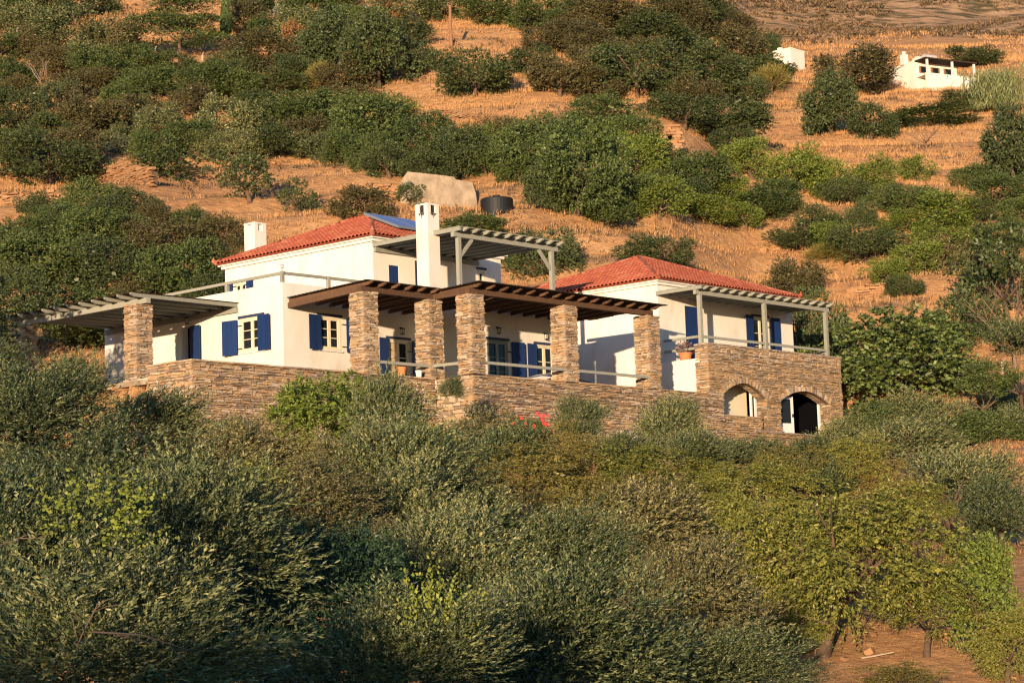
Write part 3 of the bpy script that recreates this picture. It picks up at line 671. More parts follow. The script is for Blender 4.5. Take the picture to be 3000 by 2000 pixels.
t = T('timber_pergola', 'grey painted pergola on the roof terrace beside the tall chimney', 'pergola', (8.7, -1, 2.8), 'pergolas')
for a in (6.12, 11.23):
    t.part('post', MB().box(a, a+.15, -2.70, -2.55, 2.84, 5.24), 'greywood')
    s = 1 if a < 8 else -1; t.part('brace', MB().bar((a+.075+s*.07, -2.625, 4.55), (a+.075+s*.72, -2.625, 5.22), .10, .10), 'greywood')
t.part('beam', MB().box(5.9, 11.62, -2.71, -2.54, 5.242, 5.42), 'greywood'); t.part('beam', MB().bar((5.93, 1.44, 5.50), (5.93, -3.0, 5.50), .10, .16), 'greywood')
t.part('ledger', MB().box(5.95, 11.6, 1.33, 1.448, 5.24, 5.415), 'greywood')
for i in range(10): t.part('rafter', scroll(MB(), (6.2+i*.585, 1.44, 5.49), (6.2+i*.585, -3.12, 5.49), .09, .135), 'greywood')
for i in range(24): t.part('slat', MB().box(5.86, 11.6, -3.0+i*.188, -3.0+i*.188+.175, 5.56, 5.582), 'greywood')

t = T('timber_pergola', 'grey pergola with three posts over the balcony of the second house', 'pergola', (21.5, -4, 1.8), 'pergolas')
for a in (17.2, 21.5, 25.87): t.part('post', MB().box(a, a+.15, -5.08, -4.93, 1.872, 3.92 if a < 25 else 3.8), 'greywood')
t.part('beam', MB().box(17.05, 26.15, -5.10, -4.91, 3.802, 3.97) if False else MB().box(17.36, 21.49, -5.07, -4.94, 3.80, 3.97).box(21.66, 26.15, -5.07, -4.94, 3.802, 3.97).box(16.98, 17.19, -5.07, -4.94, 3.80, 3.97), 'greywood')
t.part('beam', MB().bar((17.0, -3.12, 4.05), (17.0, -5.35, 4.05), .10, .15), 'greywood')
for i in range(15): t.part('rafter', scroll(MB(), (17.3+i*.615, -3.12, 4.04), (17.3+i*.615, -5.45, 4.04), .085, .13), 'greywood')
for i in range(12): t.part('slat', MB().box(16.95, 26.1, -5.36+i*.186, -5.36+i*.186+.172, 4.108, 4.128), 'greywood')

t = T('timber_pergola', 'grey pergola with solid slats at the left end of the first house', 'pergola', (-2, 6, 2.5), 'pergolas')
t.part('beam', MB().box(-4.17, -3.99, 2.25, 9.75, 2.605, 2.79), 'greywood'); t.part('ledger', MB().box(-.11, -.004, 2.3, 9.7, 2.60, 2.78), 'greywood')
for i in range(11): b = 2.38+i*.70; t.part('rafter', scroll(MB(), (-.01, b, 2.86), (-4.75, b, 2.86), .09, .135), 'greywood')
for i in range(25): t.part('slat', MB().box(-4.68+i*.187, -4.68+i*.187+.172, 2.26, 9.6, 2.93, 2.95), 'darkboard')

# ------------------------------------------------------------------ railings
def railing(label, base, rails, posts, extra=None):
    t = T('timber_railing', label, 'railing', base, 'grey timber railings')
    for p, q in rails: t.part('rail', MB().bar(p, q, .07, .10), 'greywood')
    for p, h in posts: t.part('post', MB().box(p[0]-.06, p[0]+.06, p[1]-.06, p[1]+.06, p[2], p[2]+h), 'greywood')
    return t
t = railing('grey railing on the parapet of the left roof terrace', (.1, 2, 3.4), [((.1, .02, 3.74), (.1, 3.0, 3.73)), ((.1, 3.0, 3.73), (.1, 7.2, 3.70)), ((.16, .1, 3.74), (2.3, .1, 3.76)), ((2.3, .1, 3.76), (5.8, .1, 3.76))],
            [((.1, .1, 3.40), .40), ((.1, 3, 3.40), .38), ((.1, 6.1, 3.40), .36), ((2.3, .1, 3.40), .40), ((4.4, .1, 3.40), .40)])
t.part('finial_lamp', MB().lathe((.1, .1, 3.80), [(.02, 0), (.02, .1), (.06, .12), (.05, .2), (.07, .21), (.01, .27)], 8), 'steel')
railing('short grey rail from the first pillar to the inner corner pillar', (2, -3.7, 0), [((.88, -3.72, .30), (3.42, -3.72, .30))], [])
railing('short grey rail turning forward beside the inner corner pillar', (3.4, -4.5, 0), [((3.44, -3.70, .301), (3.64, -5.0, .30))], [])
railing('grey rail between the two left pillars of the long porch', (6, -5.5, 0), [((4.26, -5.49, .30), (8.56, -5.49, .30))], [])
railing('grey rail between the last two pillars before the second house', (11, -5.5, 0), [((9.2, -5.49, .30), (13.34, -5.49, .30))], [])
railing('grey balcony railing above the arched stone base', (21, -5, 1.9), [((17.36, -5.0, 2.17), (21.49, -5.0, 2.17)), ((21.66, -5.0, 2.17), (25.86, -5.0, 2.17)), ((17.2, -3.25, 2.16), (17.2, -4.92, 2.16)), ((17.2, -3.25, 1.72), (17.2, -4.79, 1.72)), ((25.95, -4.92, 2.1), (25.95, -3.2, 2.1))], [])

# ------------------------------------------------------------------ small things on the terraces
def pot(label, a, b, z, r, h, m='terracotta', plant=None):
    t = T('plant_pot', label, 'plant pot', (a, b, z), 'pots on the terraces')
    t.part('pot', MB().lathe((a, b, z), [(r*.72, 0), (r*.95, h*.8), (r*1.05, h*.8), (r*1.05, h), (r*.85, h), (r*.8, h*.9)], 18), m)
    t.part('soil', MB().lathe((a, b, z+h*.86), [(r*.82, 0), (r*.82, .01)], 12), 'bark')
    return t
POT1 = pot('terracotta pot on the terrace wall beside the small white pot', 2.15, -3.55, -.115, .17, .33)
POT2 = pot('small white pot on the terrace wall next to the inner corner pillar', 2.95, -3.6, -.115, .12, .25, 'whitepaint')
POT3 = pot('wide terracotta planter with purple plant on the balcony edge', 17.35, -4.15, 1.312, .27, .30)
POT4 = pot('terracotta planter with spiky green plant at the balcony right end', 25.3, -4.3, 1.312, .28, .40)
t = T('sun_lounger', 'white cushioned lounger on the terrace behind the long porch rail', 'sun lounger', (8.0, -4.4, -.4))
t.part('frame', MB().box(7.2, 8.7, -4.75, -4.05, -.22, -.16).box(7.2, 7.28, -4.7, -4.62, -.45, -.22).box(8.6, 8.7, -4.7, -4.62, -.45, -.22).box(7.2, 7.28, -4.18, -4.1, -.45, -.22).box(8.6, 8.7, -4.18, -4.1, -.45, -.22), 'greywood')
t.part('cushion', MB().box(7.22, 8.3, -4.73, -4.07, -.155, -.05), 'whitepaint')
t.part('backrest', MB().hexa([(7.75, -4.74, -.1), (8.65, -4.74, .1), (8.65, -4.05, .1), (7.75, -4.05, -.1), (7.73, -4.74, .05), (8.6, -4.74, .27), (8.6, -4.05, .27), (7.73, -4.05, .05)]), 'whitepaint')
t = T('stair_handrail', 'thin dark handrail sloping down beside the white wall of the second house', 'handrail', (16.3, -1, -.4))
pts = [(16.6, 2.6, 1.5), (16.6, -.6, .62), (16.6, -1.0, .50), (16.6, -1.9, .42), (16.6, -3.0, .02)]
t.part('rail', MB().tube(pts, .022, 6), 'iron')
for p in pts[:3]: t.part('baluster', MB().tube([(p[0], p[1], -.5), p], .014, 6), 'iron')
o = single('downpipe', 'thin white downpipe on the shaded left wall of the second house', 'pipe', MB().tube([(17.05, .26, -.5), (17.05, .26, 1.62), (17.09, .26, 1.68)], .03, 8), 'whitepaint', (17.05, .26, -.5))
paving = single('terrace_paving', None, None, MB().box(-6.9, 3.8, -3.34, -.02, -.62, -.46).box(-6.9, -.02, -.02, 10.5, -.62, -.46).box(3.8, 17.05, -5.0, -2.23, -.62, -.46).box(13.0, 17.05, -2.23, 10.5, -.62, -.46), 'concrete', (5, 0, -.5), kind='structure')
single('porch_paving', None, None, MB().box(3.81, 7.08, -2.22, -.02, -.62, -.46), 'concrete', (5, -1, -.5), kind='structure')
# ------------------------------------------------------------------ foliage prototypes (unit crowns, radius about 1)
def norm(v): return v/np.maximum(np.linalg.norm(v, axis=1, keepdims=True), 1e-6)
def rdir(r, n): return norm(r.normal(size=(n, 3)))
def leaf_quads(pos, ax, nr, L, Wd, fold=.18):
    side = norm(np.cross(ax, nr)); L = L[:, None]; Wd = Wd[:, None]; up = norm(np.cross(side, ax))
    v = np.stack([pos, pos + ax*L*.5 + side*Wd*.5 + up*Wd*fold, pos + ax*L - up*L*.12, pos + ax*L*.5 - side*Wd*.5 + up*Wd*fold], 1)
    return v.reshape(-1, 3), np.arange(len(pos)*4).reshape(-1, 4)
def crown(name, m, seed, nclump=20, spr=60, lps=14, slen=.22, L=.05, Wd=.016, upb=.35, wind=(0, 0, 0), rc=(.28, .46), shell=(.42, .78), flat=1.0, droop=0., open_=.55, spread=.8, core=0, coresize=.12):
    r = np.random.default_rng(seed)
    c = rdir(r, nclump); c[:, 2] = np.where(c[:, 2] < -.35, c[:, 2]*.5, c[:, 2]); c = norm(c)*r.uniform(*shell, (nclump, 1)); c[:, 2] *= flat
    c[0] = 0; R = r.uniform(*rc, nclump); R[0] = .6
    k = np.repeat(np.arange(nclump), (spr*(R/np.mean(R))**2).astype(int)+1); n = len(k)
    d = rdir(r, n); out = norm(c[k]+1e-3); keep = (np.sum(d*out, 1) > -.45) | (r.random(n) < .25); k = k[keep]; d = d[keep]; out = out[keep]; n = len(k)
    base = c[k] + d*R[k][:, None]*r.uniform(open_, 1.0, (n, 1))
    sd = norm(d*.8 + out*.45 + np.array([0, 0, upb]) + np.array(wind) + r.normal(size=(n, 3))*.3)
    sl = slen*r.uniform(.55, 1.25, n)
    j = np.repeat(np.arange(n), lps); t = np.tile((np.arange(lps)+.5)/lps, n) + r.normal(size=n*lps)*.03
    sag = np.zeros((len(j), 3)); sag[:, 2] = -droop*t*t*sl[j]
    pos = base[j] + sd[j]*(sl[j]*t)[:, None] + sag
    perp = norm(np.cross(sd[j], rdir(r, len(j))))
    ax = norm(sd[j]*.75 + perp*spread + np.array([0, 0, -droop]) )
    nr = norm(np.cross(ax, rdir(r, len(j))) + np.array([0, 0, .3]))
    Ls = L*r.uniform(.65, 1.25, len(j)); Ws = Wd*r.uniform(.7, 1.25, len(j))
    if core:                                           # broad inner leaves that close the crown
        kk = r.integers(0, nclump, core); dd = rdir(r, core); pc = c[kk] + dd*(R[kk]*r.uniform(.1, .6, core))[:, None]*(1 if nclump < 36 else .8)
        pos = np.concatenate([pos, pc]); a2 = rdir(r, core); ax = np.concatenate([ax, a2]); nr = np.concatenate([nr, norm(np.cross(a2, rdir(r, core)))])
        Ls = np.concatenate([Ls, coresize*r.uniform(.7, 1.3, core)]); Ws = np.concatenate([Ws, coresize*r.uniform(.5, .9, core)])
    co, q = leaf_quads(pos, ax, nr, Ls, Ws)
    return quads(name, co, q, m)
def variants(n, *a, seed=0, **k): return [crown(a[0], a[1], seed*50+i, **k) for i in range(n)]
WIND = (.35, .1, 0)
CR_ = {
 'near_olive': variants(3, 'olive_crown', 'leaf_olive', seed=1, nclump=42, spr=34, lps=22, slen=.42, L=.054, Wd=.0155, upb=.8, wind=WIND, rc=(.15, .30), shell=(.30, .88), spread=.42, core=2600, coresize=0.055),
 'near_laurel': variants(2, 'laurel_crown', 'leaf_laurel', seed=2, nclump=34, spr=50, lps=14, slen=.2, L=.046, Wd=.020, upb=.3, rc=(.2, .36), shell=(.35, .85), core=2200, coresize=0.06),
 'near_brown': variants(2, 'olive_crown', 'leaf_olive_brown', seed=3, nclump=38, spr=46, lps=20, slen=.26, L=.044, Wd=.0145, upb=.4, wind=WIND, rc=(.16, .32), shell=(.32, .86), spread=.6, core=2600, coresize=0.055),
 'olive': variants(3, 'olive_crown', 'leaf_olive', seed=4, nclump=30, spr=44, lps=15, slen=.36, L=.072, Wd=.019, upb=.9, wind=WIND, rc=(.17, .33), shell=(.35, .82), spread=.4, core=1500, coresize=0.08),
 'olive_brown': variants(2, 'olive_crown', 'leaf_olive_brown', seed=5, nclump=28, spr=46, lps=13, slen=.27, L=.066, Wd=.021, upb=.5, wind=WIND, rc=(.19, .36), shell=(.38, .82), spread=.55, core=1500, coresize=0.08),
 'almond': variants(3, 'almond_crown', 'leaf_almond', seed=6, nclump=50, spr=40, lps=12, slen=.17, L=.043, Wd=.017, upb=.1, droop=.5, rc=(.13, .25), shell=(.38, .95), open_=.4, core=700, coresize=.075),
 'almond_ochre': variants(2, 'almond_crown', 'leaf_almond_ochre', seed=7, nclump=46, spr=38, lps=12, slen=.17, L=.044, Wd=.017, upb=.15, droop=.45, rc=(.14, .28), shell=(.38, .92), open_=.4, core=700, coresize=.075),
 'lime': variants(2, 'shrub_crown', 'leaf_lime', seed=8, nclump=30, spr=30, lps=11, slen=.19, L=.085, Wd=.032, upb=.45, droop=.35, rc=(.18, .32), shell=(.45, .85), core=600, coresize=.09),
 'mulberry': variants(1, 'mulberry_crown', 'leaf_mulberry', seed=9, nclump=44, spr=36, lps=9, slen=.18, L=.062, Wd=.046, upb=.35, droop=.3, rc=(.16, .29), shell=(.45, .9), core=700, coresize=.09),
 'oak': variants(4, 'oak_crown', 'leaf_oak', seed=10, nclump=34, spr=95, lps=7, slen=.09, L=.046, Wd=.028, upb=.2, rc=(.2, .36), shell=(.5, .8), core=800, coresize=.11),
 'oak_brown': variants(3, 'oak_crown', 'leaf_oak_brown', seed=11, nclump=34, spr=95, lps=7, slen=.09, L=.045, Wd=.027, upb=.2, rc=(.2, .36), shell=(.5, .8), core=800, coresize=.11),
 'green': variants(4, 'tree_crown', 'leaf_green', seed=12, nclump=32, spr=88, lps=7, slen=.12, L=.050, Wd=.030, upb=.3, rc=(.2, .36), shell=(.45, .82), core=800, coresize=.11),
 'lime_far': variants(2, 'tree_crown', 'leaf_lime', seed=13, nclump=28, spr=62, lps=7, slen=.14, L=.058, Wd=.036, upb=.3, rc=(.18, .34), shell=(.45, .88), core=600, coresize=.09),
 'sparse': variants(2, 'tree_crown', 'leaf_oak', seed=14, nclump=15, spr=34, lps=7, slen=.13, L=.08, Wd=.046, upb=.2, rc=(.15, .28), shell=(.5, .9), core=60),
 'broom': variants(2, 'broom_crown', 'leaf_broom', seed=15, nclump=10, spr=150, lps=4, slen=.5, L=.22, Wd=.02, upb=.9, rc=(.3, .45), shell=(.2, .5), spread=.25),
 'vine': variants(2, 'vine_leaves', 'leaf_vine', seed=19, nclump=9, spr=14, lps=7, slen=.55, L=.075, Wd=.055, upb=.3, rc=(.1, .3), shell=(.2, .9)),
 'rust': variants(1, 'shrub_crown', 'leaf_rust', seed=16, nclump=18, spr=34, lps=7, slen=.14, L=.08, Wd=.045, rc=(.24, .4), shell=(.45, .8), core=200),
 'silver': variants(1, 'shrub_crown', 'leaf_silver', seed=17, nclump=16, spr=30, lps=7, slen=.2, L=.1, Wd=.04, upb=.5, rc=(.24, .4), shell=(.4, .75), core=200),
 'pale': variants(2, 'olive_crown', 'leaf_olive', seed=18, nclump=24, spr=80, lps=8, slen=.16, L=.055, Wd=.024, upb=.4, rc=(.2, .36), shell=(.45, .8), core=700, coresize=.1),
}
def pine_crown():
    r = np.random.default_rng(5); P_, A_ = [], []
    for i in range(46):
        z = r.uniform(-.75, .95); w = (1.05 - .55*max(z, -.2)); a = r.uniform(0, 6.283); rr = w*r.uniform(.35, 1.0)
        c = np.array([rr*math.cos(a), rr*math.sin(a), z]); n = 150; q = r.normal(size=(n, 3))*np.array([.19, .19, .055]); q[:, 2] += .05*(1-(q[:, 0]**2+q[:, 1]**2)/.06)
        P_.append(c+q); A_.append(norm(np.stack([q[:, 0], q[:, 1], np.abs(r.normal(size=n))*.18+.05], 1)))
    p = np.concatenate(P_); a = np.concatenate(A_); n = len(p)
    co, q = leaf_quads(p, a, norm(np.cross(a, rdir(r, n))), r.uniform(.08, .15, n), r.uniform(.02, .035, n)); return quads('pine_crown', co, q, 'leaf_pine')
CR_['pine'] = [pine_crown()]
def cypress_crown():
    r = np.random.default_rng(6); n = 5200; z = r.uniform(-1, 1, n); w = np.where(z < -.7, (z+1.0)/.3*.5+.5, 1)*np.sqrt(np.clip((1-z)/1.7, 0, 1))
    a = r.uniform(0, 6.283, n); rr = w*np.sqrt(r.uniform(.45, 1.08, n)); p = np.stack([rr*np.cos(a), rr*np.sin(a), z], 1)
    ax = norm(np.stack([np.cos(a)*.35, np.sin(a)*.35, np.ones(n)*.25], 1) + r.normal(size=(n, 3))*.08)
    co, q = leaf_quads(p, ax, norm(np.stack([np.cos(a), np.sin(a), np.zeros(n)], 1)+r.normal(size=(n, 3))*.5), r.uniform(.18, .3, n), r.uniform(.16, .26, n)); return quads('cypress_crown', co, q, 'leaf_pine')
CR_['cypress'] = [cypress_crown()]
def reed_crown():
    r = np.random.default_rng(8); n = 900; x = r.normal(size=n)*.5; y = r.normal(size=n)*.4; p = np.stack([x, y, np.full(n, -1.)], 1)
    k = np.repeat(np.arange(n), 6); t = np.tile(np.linspace(.1, .9, 6), n); ln = r.uniform(1.2, 2.0, n); lean = r.normal(size=(n, 2))*.14
    pos = p[k] + np.stack([lean[k, 0]*t*ln[k], lean[k, 1]*t*ln[k], t*ln[k]], 1); ax = norm(np.stack([r.normal(size=len(k))*.35+.1, r.normal(size=len(k))*.3, np.full(len(k), 1.)], 1))
    co, q = leaf_quads(pos, ax, rdir(r, len(k)), r.uniform(.3, .5, len(k)), r.uniform(.025, .04, len(k))); return quads('reed_blades', co, q, 'leaf_reed')
CR_['reed'] = [reed_crown()]

# ------------------------------------------------------------------ trees and shrubs
def limb_tree(mb, base, top, r0, seed, limbs=5, reach=1.0, spread=1.0, twigs=0):
    r = random.Random(seed); base = Vector(base); top = Vector(top); h = (top-base).length
    mid = base.lerp(top, .45) + Vector((r.uniform(-.1, .1)*h, r.uniform(-.1, .1)*h, 0))
    mb.tube([base - Vector((0, 0, .15)), base.lerp(mid, .12), base.lerp(mid, .6), mid], [r0*1.45, r0*1.08, r0*.9, r0*.78], 8)
    for i in range(limbs):
        a = 2*math.pi*(i+r.uniform(-.3, .3))/limbs; d = Vector((math.cos(a)*spread, math.sin(a)*spread, r.uniform(.35, 1.0))).normalized(); L = reach*r.uniform(.75, 1.15)
        p1 = mid + d*L*.45 + Vector((0, 0, r.uniform(0, .1)*L)); p2 = mid + d*L + Vector((r.uniform(-.12, .12)*L, r.uniform(-.12, .12)*L, r.uniform(.05, .25)*L))
        mb.tube([mid - d*r0*.3, p1, p2], [r0*.62, r0*.38, r0*.1], 6)
        for k in range(2+twigs):
            q = mid.lerp(p2, r.uniform(.4, .85)); e = (d + Vector((r.uniform(-1, 1), r.uniform(-1, 1), r.uniform(-.1, .9)))).normalized()*L*r.uniform(.3, .55)
            mb.tube([q, q+e*.55+Vector((0, 0, .03*L)), q+e], [r0*.2, r0*.13, r0*.04], 5)
            for m in range(twigs):
                g = q + e*r.uniform(.3, .95); h2 = (e.normalized() + Vector((r.uniform(-1, 1), r.uniform(-1, 1), r.uniform(-.2, .8)))).normalized()*L*r.uniform(.12, .3); mb.tube([g, g+h2], [r0*.07, r0*.02], 4)
    return mb
PN = [0]
def plant(name, cat, group, kind, label, px, py, rx, ry, D=None, base=None, squash=1.0, trunk=True, limbs=5, lean=None):
    """crown centred on a photograph pixel with radii in pixels; D = distance, or from where its foot meets the ground"""
    PN[0] += 1; n = PN[0]; r = random.Random(n*31)
    if D is None:
        g = ground(*(base or (px, py+ry*.92))); D = g.y
    d = ray(px, py); c = Vector((d.x*D, D, d.z*D)); X = rx*D/F; Z = ry*D/F; gz = H(c.x, c.y)
    if c.z - Z*.5 < gz and D < 95: c.z = gz + Z*.6
    root = bpy.data.objects.new(name, None); COL.objects.link(root); root.location = (c.x, c.y, gz); root.empty_display_size = .3; tag(root, label, cat, group)
    me = CR_[kind][n % len(CR_[kind])]
    o = link('crown' if kind != 'reed' else 'blades', me, root, (0, 0, c.z-gz)); k = (1.15 if D < 50 else 1.0 if D < 76 else 1.22) if kind not in ('cypress', 'reed', 'pine') else 1
    o.scale = (X*k, X*k*squash, Z*k); o.rotation_euler = (0, 0, r.uniform(-.5, .5) if kind.startswith(('near', 'olive')) else r.uniform(0, 6.28))
    if trunk:
        hh = max(c.z-gz, .25); mb = limb_tree(MB(), (lean if lean is not None else r.uniform(-.15, .15)*X, 0, 0), (0, 0, hh+Z*.15), max(.04, min(.075*X, .15)), n, limbs, X*(.85 if D < 60 else .62), 1.0, 1 if D < 50 else 0)
        link('trunk', mb.mesh('trunk', 'bark', smooth=True), root)
    return root
# (kind, name, category, group, label, px, py, rx, ry, extra)
FORE = 'trees in the foreground thicket'; UPH = 'trees and shrubs on the upper hillside'; MIDG = 'trees on the terraces behind the houses'; WALLG = 'shrubs along the terrace walls'
def PL(kind, label, px, py, rx, ry, D=None, grp=FORE, **k):
    nm = {'near_olive': ('olive_tree', 'olive tree'), 'olive': ('olive_tree', 'olive tree'), 'near_brown': ('olive_tree', 'olive tree'), 'olive_brown': ('olive_tree', 'olive tree'), 'near_laurel': ('evergreen_tree', 'tree'),
          'almond': ('almond_tree', 'almond tree'), 'almond_ochre': ('almond_tree', 'almond tree'), 'lime': ('leafy_shrub', 'shrub'), 'mulberry': ('mulberry_tree', 'tree'), 'oak': ('evergreen_oak', 'tree'), 'oak_brown': ('evergreen_oak', 'tree'),
          'green': ('leafy_tree', 'tree'), 'lime_far': ('leafy_tree', 'tree'), 'sparse': ('small_tree', 'tree'), 'broom': ('broom_shrub', 'shrub'), 'rust': ('dry_shrub', 'shrub'), 'silver': ('silvery_shrub', 'shrub'), 'pale': ('olive_tree', 'olive tree'),
          'pine': ('pine_tree', 'pine tree'), 'cypress': ('cypress_tree', 'cypress'), 'reed': ('reed_clump', 'reeds'), 'vine': ('climbing_vine', 'vine')}[kind]
    return plant(nm[0], nm[1], grp, kind, label, px, py, rx, ry, D, **k)
# --- foreground thicket, near to far
PL('near_olive', 'nearest olive tree at the bottom left corner, with long pale shoots', 330, 1900, 430, 260, 16)
PL('near_olive', 'olive tree at the left edge below the middle, with pale upright shoots', 90, 1640, 330, 250, 20)
PL('near_olive', 'olive tree in the lower left with broken branches showing in its crown', 520, 1600, 310, 250, 22)
PL('near_laurel', 'dark green broad leaved tree in shade at the bottom, right of the nearest olive', 900, 1800, 290, 250, 24)
PL('near_olive', 'silvery olive tree at the bottom centre below the dark broad leaved tree', 1200, 1930, 290, 190, 21)
PL('near_olive', 'windswept silvery olive at the bottom, right of the picture centre', 1650, 1880, 300, 220, 25)
PL('near_olive', 'olive with pale shoots in the middle of the lower thicket', 1310, 1700, 260, 190, 29)
PL('near_brown', 'brownish olive beside the big yellow almond tree, to its left', 2010, 1770, 230, 210, 35)
PL('near_olive', 'blue green olive at the bottom edge left of the orange ground', 2130, 1960, 220, 110, 27)
PL('near_olive', 'olive in the left thicket below the grey pergola pillar', 300, 1430, 300, 160, 30)
PL('near_olive', 'olive at the left edge below the shaded pergola end', 60, 1250, 250, 170, 34)
PL('near_olive', 'olive whose upright shoots overlap the left pergola', 205, 1125, 105, 80, 40)
PL('olive', 'rounded green olive just below the left end of the long terrace wall', 420, 1262, 180, 115, 44)
PL('near_brown', 'greyish olive left of the bright shrub, under the terrace wall', 700, 1360, 210, 140, 38)
PL('near_brown', 'brown tinged olive in the middle of the left thicket', 900, 1510, 230, 160, 34)
PL('near_olive', 'olive with a bare forked branch in the centre of the thicket', 1180, 1520, 210, 150, 36)
PL('lime', 'bright yellow green leafy shrub against the terrace wall below the first pillar', 945, 1200, 195, 150, 66, WALLG)
PL('olive', 'dark olive directly right of the bright yellow green shrub', 1150, 1240, 135, 150, 62)
PL('olive', 'small round young olive in front of the porch step', 1320, 1140, 42, 42, 72, WALLG)
PL('olive_brown', 'ochre olive below the porch step and left of the red flowers', 1390, 1290, 140, 110, 60)
PL('olive', 'upright olive against the terrace wall between red flowers and niche', 1705, 1240, 84, 84, 71, WALLG)
PL('olive', 'upright olive against the terrace wall just right of the niche', 1955, 1250, 108, 100, 70, WALLG)
PL('almond_ochre', 'ochre almond tree below the red flowers in the centre', 1560, 1410, 230, 120, 54)
PL('almond_ochre', 'ochre almond tree left of centre below the dark olive', 1300, 1410, 170, 120, 52)
PL('almond', 'yellow green almond tree below the niche', 1880, 1400, 190, 110, 55)
PL('almond_ochre', 'rusty almond tree with drooping leaves in the thicket centre', 1660, 1560, 160, 140, 46)
PL('olive_brown', 'dense brown olive left of the big almond tree', 1880, 1560, 200, 150, 46)
PL('near_brown', 'dark trunked olive in the shadow right of the picture centre', 1500, 1610, 170, 130, 40)
PL('olive', 'green olive hiding the foot of the wall left of the arches', 2170, 1345, 140, 70, 68)
PL('olive', 'olive just below the open arched doorway', 2400, 1345, 150, 65, 70)
PL('olive', 'green olive below the big mulberry tree', 2640, 1300, 180, 85, 69)
PL('olive', 'olive on the right slope above the upper orange path', 2800, 1410, 180, 110, 62)
PL('olive', 'olive at the right edge above the orange path', 2930, 1500, 130, 110, 58)
PL('almond', 'yellow green almond tree below the arched base', 2200, 1470, 230, 130, 54)
PL('almond', 'large spreading yellow almond tree at the lower right with a dark trunk', 2500, 1640, 285, 235, 47, limbs=8, lean=-.75)
PL('almond', 'almond tree crown between the big almond and the brown olive', 2190, 1650, 170, 190, 48)
PL('lime_far', 'small thin almond sapling at the lower right edge', 2860, 1730, 120, 160, 47)
PL('almond', 'low almond shrub in the bottom right corner', 2950, 1890, 120, 120, 45)
PL('almond_ochre', 'low dry almond shrub over the bare orange ground', 2640, 1985, 120, 45, 43)
PL('olive', 'olive at the left edge beside the shaded pillar', -30, 1090, 120, 100, 52)
PL('near_olive', 'olive at the bottom left edge behind the nearest one', -60, 1880, 200, 240, 18)
PL('near_brown', 'olive between the centre thicket and the dark broad leaved tree', 1050, 1660, 180, 130, 31)
PL('olive', 'olive low in the dip between the bright shrub and the terrace wall', 640, 1290, 130, 70, 56)
PL('vine', 'bright yellow green vine climbing through the lower left olive', 270, 1540, 190, 150, 18.5, trunk=False)
PL('vine', 'yellow leaved vine in the bottom left olive beside the pale shoots', 560, 1900, 130, 120, 17.5, trunk=False)
PL('vine', 'yellow vine leaves over the silvery bottom centre olive', 1290, 1840, 130, 170, 20.5, trunk=False)
PL('vine', 'yellow vine leaves on the olive left of the thicket centre', 760, 1400, 110, 60, 33, trunk=False)
PL('almond', 'almond branch low over the bare orange ground', 2720, 1760, 140, 95, 47)
PL('almond', 'low almond sucker left of the leaning almond trunk', 2310, 1830, 100, 100, 47)
# --- around the houses
PL('mulberry', 'big dark green mulberry tree right of the arched stone base', 2640, 1072, 200, 140, 96, MIDG, limbs=7)
PL('oak', 'dark green shrub behind the right end of the balcony', 2400, 960, 85, 120, 101, MIDG)
PL('olive', 'olive right of the mulberry tree at the right edge', 2910, 1230, 120, 80, 88, MIDG)
PL('sparse', 'grey thin leaved tree with pale bare twigs on the right edge', 2930, 830, 130, 150, 108, MIDG, limbs=8)
PL('olive_brown', 'grey olive above the mulberry tree', 2750, 800, 125, 95, 116, MIDG)
PL('green', 'leafy green tree behind the mulberry tree to the right', 2820, 960, 110, 80, 104, MIDG)
PL('oak', 'dark green tree seen between the two houses', 1580, 770, 120, 95, 106, MIDG)
PL('oak', 'dark round bush just above the second house roof', 1935, 740, 105, 52, None, MIDG)
PL('oak_brown', 'brownish bush behind the right end of the second house roof', 2330, 825, 85, 62, None, MIDG)
PL('green', 'dark bush under the trees behind the left pergola', 250, 930, 170, 80, 97, MIDG)
PL('oak', 'shadowed evergreen behind the far left pergola pillar', 40, 900, 120, 110, 93, MIDG)
o = plant('evergreen_oak', 'tree', MIDG, 'oak', 'tall dark evergreen at the left edge in front of the pergola end', -235, 965, 300, 310, 71); 
for a in (('green', 'green tree mass left of the first house roof', 540, 800, 120, 95), ('oak', 'dark tree behind the ridge of the left pergola', 340, 790, 140, 95), ('green', 'green tree above the dry stone wall at the left', 130, 760, 150, 90),
          ('oak', 'tree at the left edge above the dry stone wall', -10, 740, 110, 90), ('green', 'green tree with white blossom above the left pergola', 300, 690, 130, 75), ('oak_brown', 'brown twiggy bush left of the small chimney', 490, 720, 110, 70)):
    PL(*a, None, MIDG)
